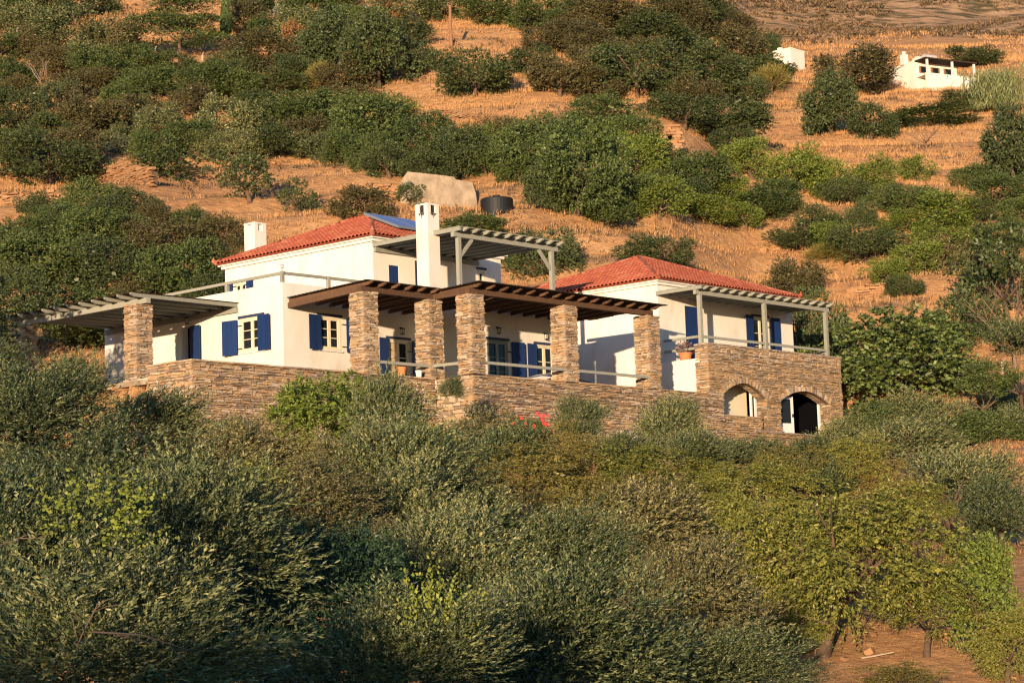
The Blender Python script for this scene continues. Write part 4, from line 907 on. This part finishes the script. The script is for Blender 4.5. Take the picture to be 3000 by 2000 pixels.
# --- upper hillside
BASES = {'pine': (530, 180), 'cypress': (661, 150)}
for a in (
 ('pale', 'pale olive at the top left corner', 60, 60, 85, 62), ('pale', 'large pale olive on the top left slope', 205, 95, 115, 78), ('olive_brown', 'olive left of the pine tree', 335, 115, 90, 68), ('oak', 'dark evergreen at the top edge left of the pine', 265, 12, 85, 45), ('green', 'green crown at the top edge in the left corner', 120, 5, 70, 35),
 ('pine', 'broad pine tree with layered dark green pads', 530, 75, 135, 85), ('cypress', 'narrow cypress beside the pine tree', 661, 42, 16, 70), ('oak_brown', 'brownish evergreen below the cypress', 770, 155, 105, 62), ('rust', 'rust coloured shrub right of the cypress', 862, 115, 42, 55), ('oak', 'tall dark evergreen left of the big central oak', 975, 130, 100, 105),
 ('oak_brown', 'brown tree at the top between cypress and silvery shrub', 720, 55, 60, 60), ('silver', 'silvery shrub near the top edge', 828, 35, 40, 36), ('green', 'green tree at the top edge right of the silvery shrub', 930, 28, 100, 45), ('oak', 'large evergreen oak left of the utility pole', 1110, 150, 115, 118), ('oak', 'dark lower oak touching the bare slope under the pole', 1225, 165, 50, 62), ('rust', 'reddish shrub left of the utility pole', 1140, 45, 45, 45),
 ('green', 'green bush in the second row below the pine', 430, 240, 85, 62), ('green', 'green bush in the second row below the fence posts', 600, 250, 85, 58), ('oak', 'dark green bush below the brownish evergreen', 820, 240, 95, 48), ('broom', 'yellow broom shrub on the bare bank', 942, 232, 42, 38),
 ('oak', 'dark tree at the left edge in the third row', 50, 330, 95, 75), ('oak_brown', 'dark tree over the dark netting at the left', 250, 345, 115, 78), ('pale', 'olive right of the dark netting', 470, 365, 85, 58), ('pale', 'tall olive in the middle of the left terrace', 650, 360, 95, 80), ('green', 'bright green tree on the left terrace', 860, 320, 115, 75), ('oak', 'dark tree with a bare trunk on the left terrace', 800, 420, 85, 52), ('pale', 'olive with a short trunk above the orange bank', 950, 430, 85, 58),
 ('oak_brown', 'broken brown shrub beside the dead tree', 260, 240, 90, 50), ('green', 'green shrub at the left edge under the dead tree', 30, 210, 70, 55), ('oak_brown', 'brown shrub under the left fence post', 160, 190, 80, 50),
 ('oak', 'big dark tree above the left bank with a leaning trunk', 145, 470, 155, 85), ('sparse', 'spreading low tree on the left bank beside the concrete wall', 525, 480, 120, 58), ('sparse', 'tall narrow tree standing on the left orange bank', 722, 520, 88, 75), ('sparse', 'small sparse tree above the small chimney', 865, 585, 58, 48), ('oak', 'dark bush on the orange bank at the left', 385, 600, 85, 55), ('oak_brown', 'brownish bush above the first house roof', 1060, 600, 90, 52), ('sparse', 'small bush left of the concrete wall', 1200, 570, 48, 38), ('green', 'green bush below the water tank', 1390, 668, 90, 38),
 ('green', 'bright green tree in the central band', 1090, 370, 130, 92), ('green', 'dense green tree right of the bright one in the central band', 1240, 420, 115, 80), ('oak', 'dark tree above the concrete wall', 1345, 450, 100, 78), ('olive_brown', 'grey twiggy tree above the central band', 1450, 390, 90, 42), ('green', 'tree behind the water tank', 1560, 440, 110, 92), ('green', 'large dark green tree right of the water tank', 1700, 500, 140, 145), ('oak', 'tree hiding the right side of the water tank', 1620, 545, 80, 80), ('lime_far', 'light green tree below the stone hut', 1850, 470, 95, 70), ('green', 'low green tree right of the large dark one', 1830, 570, 85, 60),
 ('oak', 'round evergreen bush below the utility pole', 1385, 212, 115, 76), ('oak_brown', 'round evergreen bush right of the one under the pole', 1640, 215, 95, 76), ('oak', 'wide evergreen mass on the upper slope', 1870, 205, 150, 92), ('green', 'green bush at the top edge right of the pole', 1420, 32, 90, 42), ('green', 'second green bush at the top edge right of the pole', 1565, 45, 90, 50), ('oak_brown', 'broad purplish brown bush near the top', 1790, 60, 130, 66), ('oak', 'evergreen under the purplish brown bush', 1930, 105, 130, 62), ('oak', 'dark bush at the top edge where the far hill begins', 1950, 15, 70, 32),
 ('green', 'green tree left of the stone hut', 1760, 335, 100, 58), ('green', 'second green tree just left of the stone hut', 1850, 385, 75, 55), ('oak', 'dark bush directly above the stone hut', 2000, 325, 105, 55),
 ('oak', 'dark bush on the skyline left of the white cube house', 2050, 70, 65, 48), ('oak_brown', 'brown bush on the skyline below the far hill', 2150, 145, 90, 62), ('oak', 'dark bush touching the white cube house', 2240, 140, 48, 48), ('oak', 'evergreen below the skyline bushes', 2070, 205, 115, 80), ('oak', 'wide dark evergreen right of the stone hut', 2120, 345, 130, 76), ('broom', 'ochre broom below the white cube house', 2265, 240, 55, 38),
 ('oak_brown', 'large brown green tree left of the far white house', 2505, 210, 118, 74), ('oak', 'tall cone shaped evergreen in the right meadow', 2440, 305, 92, 98), ('oak', 'lower companion of the cone shaped evergreen', 2555, 355, 66, 62), ('oak', 'dark bush under the far white house', 2835, 292, 80, 30), ('green', 'low green bramble across the right meadow', 2730, 342, 120, 34), ('oak', 'big dark tree at the right edge of the meadow', 2970, 430, 90, 125), ('oak', 'dark tree behind the far white house', 2850, 165, 75, 38), 
 ('lime_far', 'bright green tree at the left end of the right meadow', 2190, 470, 85, 58), ('lime_far', 'yellow green tree below the meadow', 2330, 505, 95, 65), ('green', 'dark green tree left of the bright meadow tree', 2050, 520, 95, 65), ('lime_far', 'yellowing shrub in the middle of the meadow edge', 2420, 530, 60, 55), ('green', 'green shrub below the yellow green trees', 2240, 600, 110, 45), ('green', 'green tree below the meadow to the right', 2650, 580, 90, 52), ('lime_far', 'yellow green tree at the right below the meadow', 2760, 630, 110, 60), ('green', 'dark leafy tree at the right edge below the meadow', 2930, 565, 95, 55),
 ('oak', 'small dark conical bush above the dark mound', 2525, 625, 48, 46), ('oak', 'dark mound of bushes above the mulberry', 2530, 720, 115, 58), ('oak', 'low dark bush left of the dark mound', 2330, 700, 95, 35), ('broom', 'greenish broom between the dark bushes', 2420, 745, 52, 26), ('lime_far', 'yellow green shrub right of the dark mound', 2760, 715, 110, 48), ('green', 'green shrub at the right edge above the grey tree', 2940, 690, 90, 50), ('lime_far', 'light shrub above the central grass slope', 2080, 620, 90, 38)):
    PL(*a, None, UPH, base=BASES.get(a[0]))
# --- crowns that merge into one thicket: nothing tells them apart within a thicket
LM = {'pine tree': (530, 75), 'cypress': (661, 40), 'dead tree': (135, 240), 'utility pole': (1322, 80), 'yellow broom': (942, 232), 'stone hut': (1962, 410), 'water tank': (1456, 595), 'pale concrete wall': (1290, 540), 'far veranda house': (2745, 210), 'white cube house': (2340, 170),
      'mulberry': (2640, 1090), 'small chimney': (714, 700), 'left pergola': (250, 900), 'bright wall shrub': (945, 1225), 'red flowers': (1560, 1235), 'wall niche': (1840, 1290), 'arched doorway': (2360, 1220), 'big almond': (2500, 1640), 'bare meadow bush': (2715, 400), 'dark conical bush': (2525, 625), 'young round olive': (1320, 1140), 'reeds': (2915, 270), 'nearest olive': (330, 1900), 'dark broad leaved tree': (900, 1800), 'forked bare branch olive': (1180, 1520), 'windswept bottom olive': (1650, 1880)}
TONE = {'oak': 'dark', 'oak_brown': 'brownish', 'green': 'green', 'pale': 'pale', 'lime_far': 'yellow green', 'near_brown': 'brownish', 'near_olive': 'silvery', 'near_laurel': 'dark green', 'almond': 'yellow green', 'almond_ochre': 'ochre', 'olive': 'grey green'}
THK = []
def thicket(kinds, noun, grp, spots, r=(70, 50), D=None):
    rr = random.Random(len(grp))
    for i, (px, py) in enumerate(spots):
        f = rr.uniform(.8, 1.25); kd = kinds[i % len(kinds)]; THK.append((PL(kd, noun, px, py, r[0]*f, r[1]*f, D, grp), TONE[kd], noun, px, py))
def name_thickets():
    seen = {}
    def lm(px, py): return min(LM, key=lambda k: (LM[k][0]-px)**2 + (LM[k][1]-py)**2)
    rows = []
    for o, tone, noun, px, py in THK:
        k = lm(px, py); dx, dy = px-LM[k][0], py-LM[k][1]
        d = ('right of' if dx > 0 else 'left of') if abs(dx) > abs(dy) else ('below' if dy > 0 else 'above'); rows.append((math.hypot(dx, dy), o, tone, noun, k, d))
    for _, o, tone, noun, k, d in sorted(rows, key=lambda q: q[0]):
        n = seen[(tone, noun, k, d)] = seen.get((tone, noun, k, d), 0)+1
        o['label'] = tone + ' ' + noun + ', ' + ['nearest', 'second nearest', 'third nearest', 'fourth nearest', 'fifth nearest', 'sixth nearest', 'seventh nearest'][n-1] + ' ' + d + ' the ' + k
thicket(['oak', 'oak_brown', 'green', 'pale'], 'bush in the upper left thicket', 'upper left thicket',
        [(10, 130), (110, 140), (420, 170), (690, 190), (880, 190), (560, 300), (360, 290), (180, 280), (740, 300), (980, 300), (560, 400), (350, 410), (150, 380), (1010, 220), (1040, 60), (870, 80), (740, 10), (1000, 10), (30, 420), (720, 430), (520, 190), (900, 400), (300, 190), (1180, 20), (1290, 20), (40, 260), (110, 60), (250, 180), (640, 200), (420, 330), (700, 250), (800, 350), (100, 410), (220, 430), (450, 430), (620, 430), (960, 360), (1060, 290), (20, 20), (920, 140), (1190, 100), (330, 350), (780, 90)])
thicket(['green', 'oak', 'green', 'lime_far'], 'tree in the central green belt', 'central belt',
        [(1010, 440), (1130, 470), (1010, 350), (1170, 340), (1420, 480), (1470, 440), (1620, 400), (1760, 430), (1780, 620), (1250, 490), (1090, 450), (1400, 440), (1520, 500), (1900, 540), (1960, 480), (1940, 590), (1680, 380), (2000, 570)])
thicket(['green', 'oak', 'oak_brown'], 'bush in the left thicket', 'left thicket',
        [(60, 690), (200, 660), (380, 700), (420, 760), (230, 800), (590, 720), (470, 820), (60, 820), (640, 780), (150, 640), (620, 850), (420, 850), (560, 650), (320, 620), (450, 640), (260, 590), (110, 600), (640, 690)])
thicket(['lime_far', 'green', 'oak', 'lime_far'], 'shrub on the right slope', 'right thicket',
        [(2130, 560), (2280, 570), (2480, 560), (2560, 520), (2680, 500), (2850, 520), (2860, 620), (2640, 660), (2700, 760), (2860, 740), (2400, 640), (2180, 640), (2590, 800), (2980, 620), (2140, 420), (2440, 700), (2960, 780), (2870, 820), (2650, 840)], (65, 42))
thicket(['oak', 'oak_brown'], 'bush of the bushy skyline', 'skyline bushes', [(1700, 20), (1680, 110), (1860, 60), (2000, 60), (2000, 140), (2110, 110), (2200, 200), (1780, 180), (2180, 270), (1740, 250), (1960, 260), (2030, 280), (2080, 40), (2150, 85), (2020, 20), (1600, 110), (1560, 180), (1740, 130), (2240, 210), (1900, 150)], (75, 48))
thicket(['near_brown', 'near_olive', 'near_laurel'], 'tree low in the foreground', 'foreground understorey', [(640, 1800), (1450, 1850), (1050, 1960), (620, 1960), (1880, 1960), (820, 1650), (1400, 1960)], (220, 150), 27)
thicket(['near_brown', 'near_olive'], 'olive mid thicket', 'middle thicket', [(520, 1440), (80, 1430), (760, 1500), (1150, 1400), (1080, 1400), (1700, 1700), (1480, 1740), (1350, 1580), (1800, 1740), (1640, 1640)], (190, 130), 38)
thicket(['almond', 'olive', 'almond_ochre'], 'tree on the slope under the walls', 'slope below the walls', [(1250, 1310), (1480, 1330), (1720, 1370), (2050, 1410), (2020, 1330), (1080, 1390), (860, 1370), (2380, 1430), (2560, 1420), (2330, 1540), (2060, 1530), (2300, 1370), (2500, 1360), (1820, 1330), (1620, 1320), (2700, 1480), (2260, 1760), (2040, 1620)], (130, 85), 57)
thicket(['olive', 'green'], 'shrub at the slope foot', 'right foot shrubs', [(2480, 1275), (2790, 1270), (2700, 1225), (2560, 1228), (2620, 1245), (2850, 1300), (2960, 1380), (2980, 1260), (2700, 1370), (2900, 1100), (2990, 1000)], (85, 55), 84)
PL('silver', 'pale green shrub in front of the far white house', 2712, 240, 28, 26, None, UPH)
PL('reed', 'pale green reed clump right of the far white house', 2915, 270, 75, 65, None, UPH, trunk=False)

name_thickets()
# --- flowering shrub, pot plants, dead wood
g = plant('oleander', 'shrub', WALLG, 'green', 'oleander with pink red flowers against the terrace wall', 1545, 1262, 62, 58, 72.5)
fm = MB(); rr = random.Random(3)
for i in range(17):
    px, py = (rr.gauss(1562, 26), rr.gauss(1230, 14)) if i < 13 else (rr.gauss(1552, 10), rr.gauss(1292, 9)); D = 71.4; d = ray(px, py); c = Vector((d.x*D, D, d.z*D)) - g.location
    for k in range(5):
        a = k*1.2566+rr.random(); b = a+.9; e = Vector((math.cos(a), rr.uniform(-.5, .3), math.sin(a)))*.055; e2 = Vector((math.cos(b), rr.uniform(-.5, .3), math.sin(b)))*.055
        fm.face(c, c+e, c+(e+e2)*.72+Vector((0, -.03, 0)), c+e2)
link('flower_clusters', fm.mesh('flower_clusters', 'petal'), g)['kind'] = 'stuff'
def pot_plant(name, label, T_, m, a, b, z, R, n, L, Wd, up):
    r = np.random.default_rng(n); d = rdir(r, n); d[:, 2] = np.abs(d[:, 2]); p = d*R*r.uniform(.2, 1, (n, 1)); ax = norm(d + np.array([0, 0, up]) + r.normal(size=(n, 3))*.4)
    co, q = leaf_quads(p, ax, rdir(r, n), L*r.uniform(.6, 1.2, n), Wd*r.uniform(.7, 1.2, n)); o = link(name, quads(name, co, q, m), T_.o); o.location = Vector((a, b, z)) - T_.b
    return o
pot_plant('foliage', '', POT3, 'leaf_purple', 17.35, -4.15, 1.62, .42, 420, .12, .045, .3)
pot_plant('foliage', '', POT4, 'leaf_lime', 25.3, -4.3, 1.75, .3, 160, .5, .035, 1.0)
def dead(label, px, py, hpx, seed, limbs, grp):
    g_ = ground(px, py); D = g_.y; h = hpx*D/F; o = link('dead_tree', limb_tree(MB(), (0, 0, 0), (0, 0, h*.55), max(.04, h*.018), seed, limbs, h*.62, .9, 3).mesh('dead_tree', 'deadwood' if grp and px < 300 else 'twig', smooth=True)); o.location = g_
    tag(o, label, 'dead tree', grp)
dead('bleached dead tree with bare forked branches on the left slope', 135, 285, 120, 4, 5, 'bare trees'); dead('pale leafless bush in the right meadow', 2715, 450, 110, 9, 9, 'bare trees'); dead('bare grey tree rising at the right edge behind the mulberry', 2975, 1080, 330, 12, 6, 'bare trees')
dead('leafless twiggy bush above the left pergola', 470, 760, 110, 15, 7, 'bare trees')

def branch(label, p0, p1, D, seed):
    a, b = at(*p0, D), at(*p1, D-.4); L = (b-a).length; r = random.Random(seed); m = a.lerp(b, .5) + Vector((0, 0, .05*L)); mb = MB().tube([Vector(), (m-a), (b-a)], [.010*L, .007*L, .003*L], 6)
    for k in range(7):
        q = (b-a)*r.uniform(.2, .9); e = ((b-a).normalized() + Vector((r.uniform(-1, 1), r.uniform(-.6, .4), r.uniform(-.6, .9)))).normalized()*L*r.uniform(.15, .4); mb.tube([q, q+e*.5+Vector((0, 0, .02*L)), q+e], [.005*L, .004*L, .0018*L], 5)
    o = link('bare_branch', mb.mesh('bare_branch', 'twig', smooth=True)); o.location = a; tag(o, label, 'branch', 'bare branches in the thicket')
def at(px, py, D): d = ray(px, py); return Vector((d.x*D, D, d.z*D))
branch('long bare branch crossing the nearest olive in the lower left', (270, 1850), (560, 1905), 14.6, 1)
branch('bare forked twig at the bottom left corner', (190, 1990), (290, 1760), 14.8, 2)
branch('pale bare branch at the left edge halfway down the thicket', (-10, 1600), (130, 1575), 18, 3)
branch('bare reddish branch in the centre of the thicket', (1115, 1500), (1180, 1560), 34, 4)
branch('bare fork low in the windswept olive', (1880, 1830), (1820, 1750), 23.5, 5)
branch('dark bare branch in the brown olive left of the almond', (2330, 1800), (2430, 1830), 44, 6)
# ------------------------------------------------------------------ hillside furniture
def at(px, py, D): d = ray(px, py); return Vector((d.x*D, D, d.z*D))
g = ground(1322, 143); o = link('utility_pole', MB().tube([(0, 0, -.5), (0, 0, 130*g.y/F)], [.15, .11], 8).mesh('utility_pole', 'pole')); o.location = g; tag(o, 'wooden utility pole standing on the bare upper slope', 'utility pole')
for i, (px, py, h, lab) in enumerate(((455, 180, 36, 'taller metal fence post under the pine tree'), (520, 190, 28, 'thin metal fence post below the pine trunk'), (593, 190, 30, 'metal fence post between the pine and the cypress'), (50, 135, 46, 'pale metal fence post at the upper left edge'), (1487, 228, 40, 'thin fence post right of the round bush under the pole'), (2938, 1100, 38, 'pale fence post at the right edge below the grey tree'))):
    g = ground(px, py); o = link('fence_post', MB().tube([(0, 0, -.3), (0, 0, h*g.y/F), (.12, -.1, (h+5)*g.y/F)], .045, 6).mesh('fence_post', 'steel')); o.location = g; tag(o, lab, 'fence post', 'metal fence posts')
# water tank
g = ground(1456, 622); R = 49*g.y/F; hh = 50*g.y/F; root = bpy.data.objects.new('water_tank', None); COL.objects.link(root); root.location = g + Vector((0, R*.6, -.1)); tag(root, 'round black plastic water tank beside the concrete wall', 'water tank')
link('body', MB().lathe((0, 0, -.4), [(R, 0), (R, hh*.45), (R*1.015, hh*.47), (R*1.015, hh*.52), (R, hh*.54), (R, hh+.35), (R*.96, hh+.4), (R*.2, hh+.52)], 32).mesh('body', 'plastic', smooth=False), root); link('lid', MB().lathe((0, 0, hh+.1), [(R*.22, 0), (R*.22, .08), (R*.18, .1)], 16).mesh('lid', 'plastic'), root)
# concrete wall of the old cistern
def pix_wall(name, label, m, pts, D, th, group=None, cat='wall'):
    """an upright slab whose front outline runs through the given pixels at distance D"""
    q = [at(x, y, D) for x, y in pts]; c = q[0].copy(); n = len(q); mb = MB(); b = Vector((.12, 1, 0)).normalized()*th
    mb.face(*[v-c for v in q]); mb.face(*[v-c+b for v in q[::-1]])
    for i in range(n): mb.face(q[i]-c, q[i]-c+b, q[(i+1) % n]-c+b, q[(i+1) % n]-c)
    o = link(name, mb.mesh(name, m)); o.location = c; tag(o, label, cat, group); return o
g = ground(1290, 600)
pix_wall('cistern_wall', 'pale weathered concrete wall behind the first house roof', 'concrete', [(1170, 640), (1174, 530), (1194, 503), (1262, 510), (1330, 518), (1336, 526), (1384, 534), (1394, 566), (1404, 640)], g.y-.3, .5, 'old concrete walls')
g = ground(335, 455)
pix_wall('dark_sheet', 'dark netting standing under the tree above the left bank', 'dark_grey', [(258, 452), (256, 402), (300, 394), (352, 392), (398, 404), (408, 430), (406, 458)], g.y+.6, .12, None, 'sheet')  # thin upright slab in dark blue grey
# dry stone walls on the hillside: real slabs on a core
def dry_wall(label, p0, p1, hpx, seed, lim=150, fs=.62):
    g0 = ground(*p0); g1 = ground(*p1); D = (g0.y+g1.y)/2; h = hpx*D/F; base = g0.copy(); base.z = min(g0.z, g1.z); root = bpy.data.objects.new('dry_stone_wall', None); COL.objects.link(root); root.location = base; tag(root, label, 'wall', 'dry stone walls on the hillside')
    d = g1-g0; L = Vector((d.x, d.y, 0)).length; ux = Vector((d.x, d.y, 0))/L; ang = math.atan2(ux.y, ux.x); r = random.Random(seed); rest = MB(); k = 0
    nrm = Vector((ux.y, -ux.x, 0)); z = h
    core = MB(); a = Vector((0, 0, -.6)); zz = lambda t: g0.z + (g1.z-g0.z)*t - base.z
    cc = [ux*0 - nrm*.08, ux*L - nrm*.08, ux*L - nrm*.5, ux*0 - nrm*.5]; core.hexa([c + Vector((0, 0, zz(t)-.8)) for c, t in zip(cc, (0, 1, 1, 0))] + [c + Vector((0, 0, zz(t)+h-.04)) for c, t in zip(cc, (0, 1, 1, 0))]); link('core', core.mesh('core', 'mortar'), root)
    while z > -.1:
        hh = r.uniform(.12, .24)*fs; u = 0
        while u < L:
            l = r.uniform(.2, .6); t = (u+l/2)/L
            m4 = Matrix.Translation(ux*(u+l/2) + nrm*r.uniform(-.06, .06) + Vector((0, 0, zz(min(t, 1)) + z - hh/2 + (r.uniform(-.08, .05) if z == h else 0)))) @ Matrix.Rotation(ang, 4, 'Z') @ Matrix.Diagonal((l*.96, .28, hh*.93, 1)); sl_ = SLABS2[r.randrange(14)]
            if k < lim: o = bpy.data.objects.new('stone', sl_); COL.objects.link(o); o.parent = root; o.matrix_local = m4
            else: rest.hexa([m4 @ v.co for v in sl_.vertices])
            u += l; k += 1
        z -= hh
    if rest.v: o = link('stone_coursing', rest.mesh('stone_coursing', 'stone_brown'), root); o['kind'] = 'stuff'
dry_wall('sunlit dry stone wall at the left edge above the grey pergola', (-60, 890), (215, 930), 50, 1)
dry_wall('dry stone wall across the bank left of the concrete wall', (1000, 580), (1175, 585), 42, 2)
dry_wall('dry stone wall on the upper bank under the round evergreen', (1280, 345), (1450, 365), 24, 3)
dry_wall('dry stone wall below the dark mound on the right', (2480, 868), (2660, 850), 20, 4)
dry_wall('pale weathered terrace wall on the left bank below the dark netting', (250, 535), (440, 548), 56, 6, 200, .5)
dry_wall('reddish dry stone wall on the bank at the left edge', (-20, 590), (170, 600), 26, 5)
# stone hut
g = ground(1962, 452); D = g.y; s = D/F; root = bpy.data.objects.new('stone_hut', None); COL.objects.link(root); root.location = g; tag(root, 'small ruined stone hut with a dark doorway in the central slope', 'hut')
w, h = 58*s, 72*s; mb = MB().box(-w/2, -w*.12, -.1, 1.8, -.6, h).box(w*.16, w/2, -.1, 1.8, -.6, h).box(-w*.12, w*.16, -.1, 1.8, h*.68, h).box(-w*.12, w*.16, 1.0, 1.8, -.6, h*.68); link('wall', mb.mesh('wall', 'mortar'), root); r = random.Random(8)
z = h
while z > 0:
    hh = r.uniform(.12, .22); u = -w/2
    while u < w/2:
        l = r.uniform(.2, .5)
        if not (z < h*.7 and -w*.12 < u+l/2 < w*.16): o = bpy.data.objects.new('stone', SLABS2[r.randrange(14)]); COL.objects.link(o); o.parent = root; o.location = (u+l/2, -.1+r.uniform(-.03, .03), z-hh/2); o.scale = (l*.95, .2, hh*.92)
        u += l
    z -= hh
link('roof_slab', MB().box(-w*.56, w*.56, -.25, 1.9, h, h+.14).mesh('roof_slab', 'stone_brown'), root)
# far white houses
def far_root(name, label, px, py, rz): g = ground(px, py, 180); o = bpy.data.objects.new(name, None); COL.objects.link(o); o.location = g; o.rotation_euler = (0, 0, rz); tag(o, label, 'house', 'far white houses'); return o, g.y/F
o, s = far_root('far_house', 'far white house with a covered veranda and slim chimney on the upper right', 2745, 258, math.radians(29))
def fp(n, mb, m, par=None): q = link(n, mb.mesh(n, m), par or o); return q
A = 190*s; B = 120*s; h = 80*s; v0 = 60*s
fp('wall', MB().box(-A*.4, A*.42, 0, B, -2, h*.98), 'plaster'); fp('roof_vault', MB().tube([(-A*.12, B*.5, h*.9), (A*.42, B*.5, h*.9)], B*.30, 14), 'plaster')
fp('veranda_wall', MB().box(-A*.4, A*.60, -B*.38, -B*.34, -2, h*.38), 'plaster'); fp('veranda_floor', MB().box(-A*.4, A*.6, -B*.34, 0, h*.30, h*.36), 'plaster')
fp('veranda_roof', MB().box(-A*.42, A*.62, -B*.42, -.01, h*.90, h*.95), 'darkboard')
for x in (-A*.36, A*.14, A*.58): fp('post', MB().box(x-.09, x+.09, -B*.38, -B*.38+.18, h*.38, h*.9), 'whitepaint')
for x in (-A*.25, -.02*A, A*.24):
    wv = fp('window', MB().box(x-.55, x+.55, -.06, -.005, h*.5, h*.76), 'pole'); fp('pane', MB().box(x-.35, x+.35, -.08, -.062, h*.53, h*.74), 'glass', wv)
fp('chimney', MB().box(-A*.40, -A*.40+.55, B*.45, B*.45+.55, h*.9, h*1.36).tube([(-A*.40+.27, B*.45+.27, h*1.36), (-A*.40+.27, B*.45+.27, h*1.48)], .18, 8), 'plaster')
fp('solar_boiler', MB().tube([(-A*.2, .2, h*1.1), (-A*.2+1.3, .2, h*1.1)], .42, 12), 'steel')
o, s = far_root('far_house', 'far white cube house half hidden by dark bushes on the upper right', 2345, 205, math.radians(48))
w = 62*s; fp('wall', MB().box(-w*.75, w*.4, 0, w, -3, 56*s), 'plaster'); fp('parapet', MB().box(-w*.78, w*.43, -.05, w*1.02, 56*s, 60*s), 'plaster'); fp('chimney', MB().box(-w*.7, -w*.5, w*.6, w*.8, 60*s, 68*s), 'plaster')
# distant cable poles on the far hill
g = ground(2452, 140, 200); o = link('utility_pole', MB().tube([(0, 0, -.5), (0, 0, 32*g.y/F)], .2, 6).box(-1, 1, -.08, .08, 30*g.y/F, 31*g.y/F).mesh('utility_pole', 'pole')); o.location = g; tag(o, 'distant pale pole on the far hill above the white house', 'utility pole')
# fallen stick on the orange ground
g = ground(2560, 1938, 30); o = link('fallen_stick', MB().tube([(-.25, 0, .06), (0, .05, .09), (.42, 0, .16)], [.018, .016, .01], 6).mesh('fallen_stick', 'deadwood')); o.location = g; tag(o, 'pale stick lying on the orange ground under the almond tree', 'stick')

# ------------------------------------------------------------------ ground cover: uncountable
def tufts(name, label, cat, m, n, yr, azr, hgt, wid, blades, seed, mask=None, lean=.45):
    r = np.random.default_rng(seed); y = np.sqrt(r.uniform(yr[0]**2, yr[1]**2, n)); x = y*r.uniform(azr[0], azr[1], n)
    a, b = hloc(x, y); ok = ~((a > -7.5) & (a < 27) & (b > -6) & (b < 11))
    if mask: ok &= mask(x, y, r)
    x, y = x[ok], y[ok]; z = height(x, y); n = len(x); k = np.repeat(np.arange(n), blades); N = len(k)
    sc = (y/110)**.5; sc = np.clip(sc, .6, 2.0)[k]; h = hgt*r.uniform(.5, 1.3, N)*sc; ang = r.uniform(0, 6.283, N); off = np.stack([r.normal(size=N)*.14*sc, r.normal(size=N)*.14*sc, np.full(N, -.05)], 1)
    p = np.stack([x[k], y[k], z[k]], 1) + off; ax = norm(np.stack([np.cos(ang)*lean*r.uniform(.2, 1, N), np.sin(ang)*lean*r.uniform(.2, 1, N), np.ones(N)], 1))
    co, q = leaf_quads(p, ax, rdir(r, N), h, wid*sc*r.uniform(.6, 1.3, N)); o = link(name, quads(name, co, q, m)); tag(o, label, cat, kind='stuff')
patch = lambda x, y, r: (vnoise(x, y, 7, 21)*.6 + vnoise(x, y, 2.5, 22)*.4 + r.normal(size=len(x))*.08) > .47
tufts('dry_grass', 'dry straw coloured grass on the hillside terraces', 'grass', 'straw', 80000, (84, 215), (-.25, .25), .29, .027, 6, 1, patch)
tufts('dry_grass', 'dry grass on the lower slope at the right', 'grass', 'straw', 7000, (57, 84), (-.02, .26), .2, .018, 7, 2, patch)
tufts('dry_grass', 'dry grass around the far white houses', 'grass', 'straw', 8000, (215, 340), (.05, .26), .34, .05, 6, 3, patch)
tufts('dry_grass', 'sparse dry weeds on the bare ground under the almonds', 'grass', 'straw', 2600, (41, 57), (.06, .26), .13, .012, 5, 9, patch, .9)
tufts('leaf_litter', 'fallen leaves and weeds under the almond trees', 'leaf litter', 'scrub', 6000, (41, 57), (.06, .26), .07, .03, 4, 10, None, 2.5)
pat2 = lambda x, y, r: (vnoise(x, y, 6, 31)*.7 + vnoise(x, y, 2, 32)*.3) > .54
tufts('low_scrub', 'low grey brown scrub between the grass', 'scrub', 'scrub', 20000, (86, 215), (-.25, .25), .26, .052, 8, 4, pat2, 1.2)
pat3 = lambda x, y, r: (vnoise(x, y, 22, 41)*.6 + vnoise(x, y, 7, 42)*.4) > .50
tufts('hill_scrub', 'dark low scrub speckling the far hillside', 'scrub', 'scrub', 20000, (335, 720), (.05, .3), .40, .15, 11, 5, pat3, 1.6)

r = random.Random(77); rest = MB(); nr_ = 0
while nr_ < 760:
    y = r.uniform(88, 205) if nr_ < 700 else r.uniform(42, 56); x = y*r.uniform(-.24, .24); a, b = hloc(x, y)
    if -8 < a < 28 and -7 < b < 12: continue
    if nr_ >= 700: x = y*r.uniform(.1, .22)
    elif float(vnoise(np.array([x]), np.array([y]), 9, 61)[0]) < .52: continue
    s = r.uniform(.08, .38)*(y/110)**.5; m4 = Matrix.Translation((x, y, H(x, y)+s*.1)) @ Matrix.Rotation(r.uniform(0, 6.28), 4, 'Z') @ Matrix.Rotation(r.uniform(-.4, .4), 4, 'X') @ Matrix.Diagonal((s*r.uniform(.8, 1.8), s, s*r.uniform(.4, .8), 1))
    rest.hexa([m4 @ v.co for v in SLABS2[r.randrange(14)].vertices]); nr_ += 1
o = link('loose_stones', rest.mesh('loose_stones', 'stone_brown')); tag(o, 'loose brown stones scattered over the hillside', 'stones', kind='stuff')
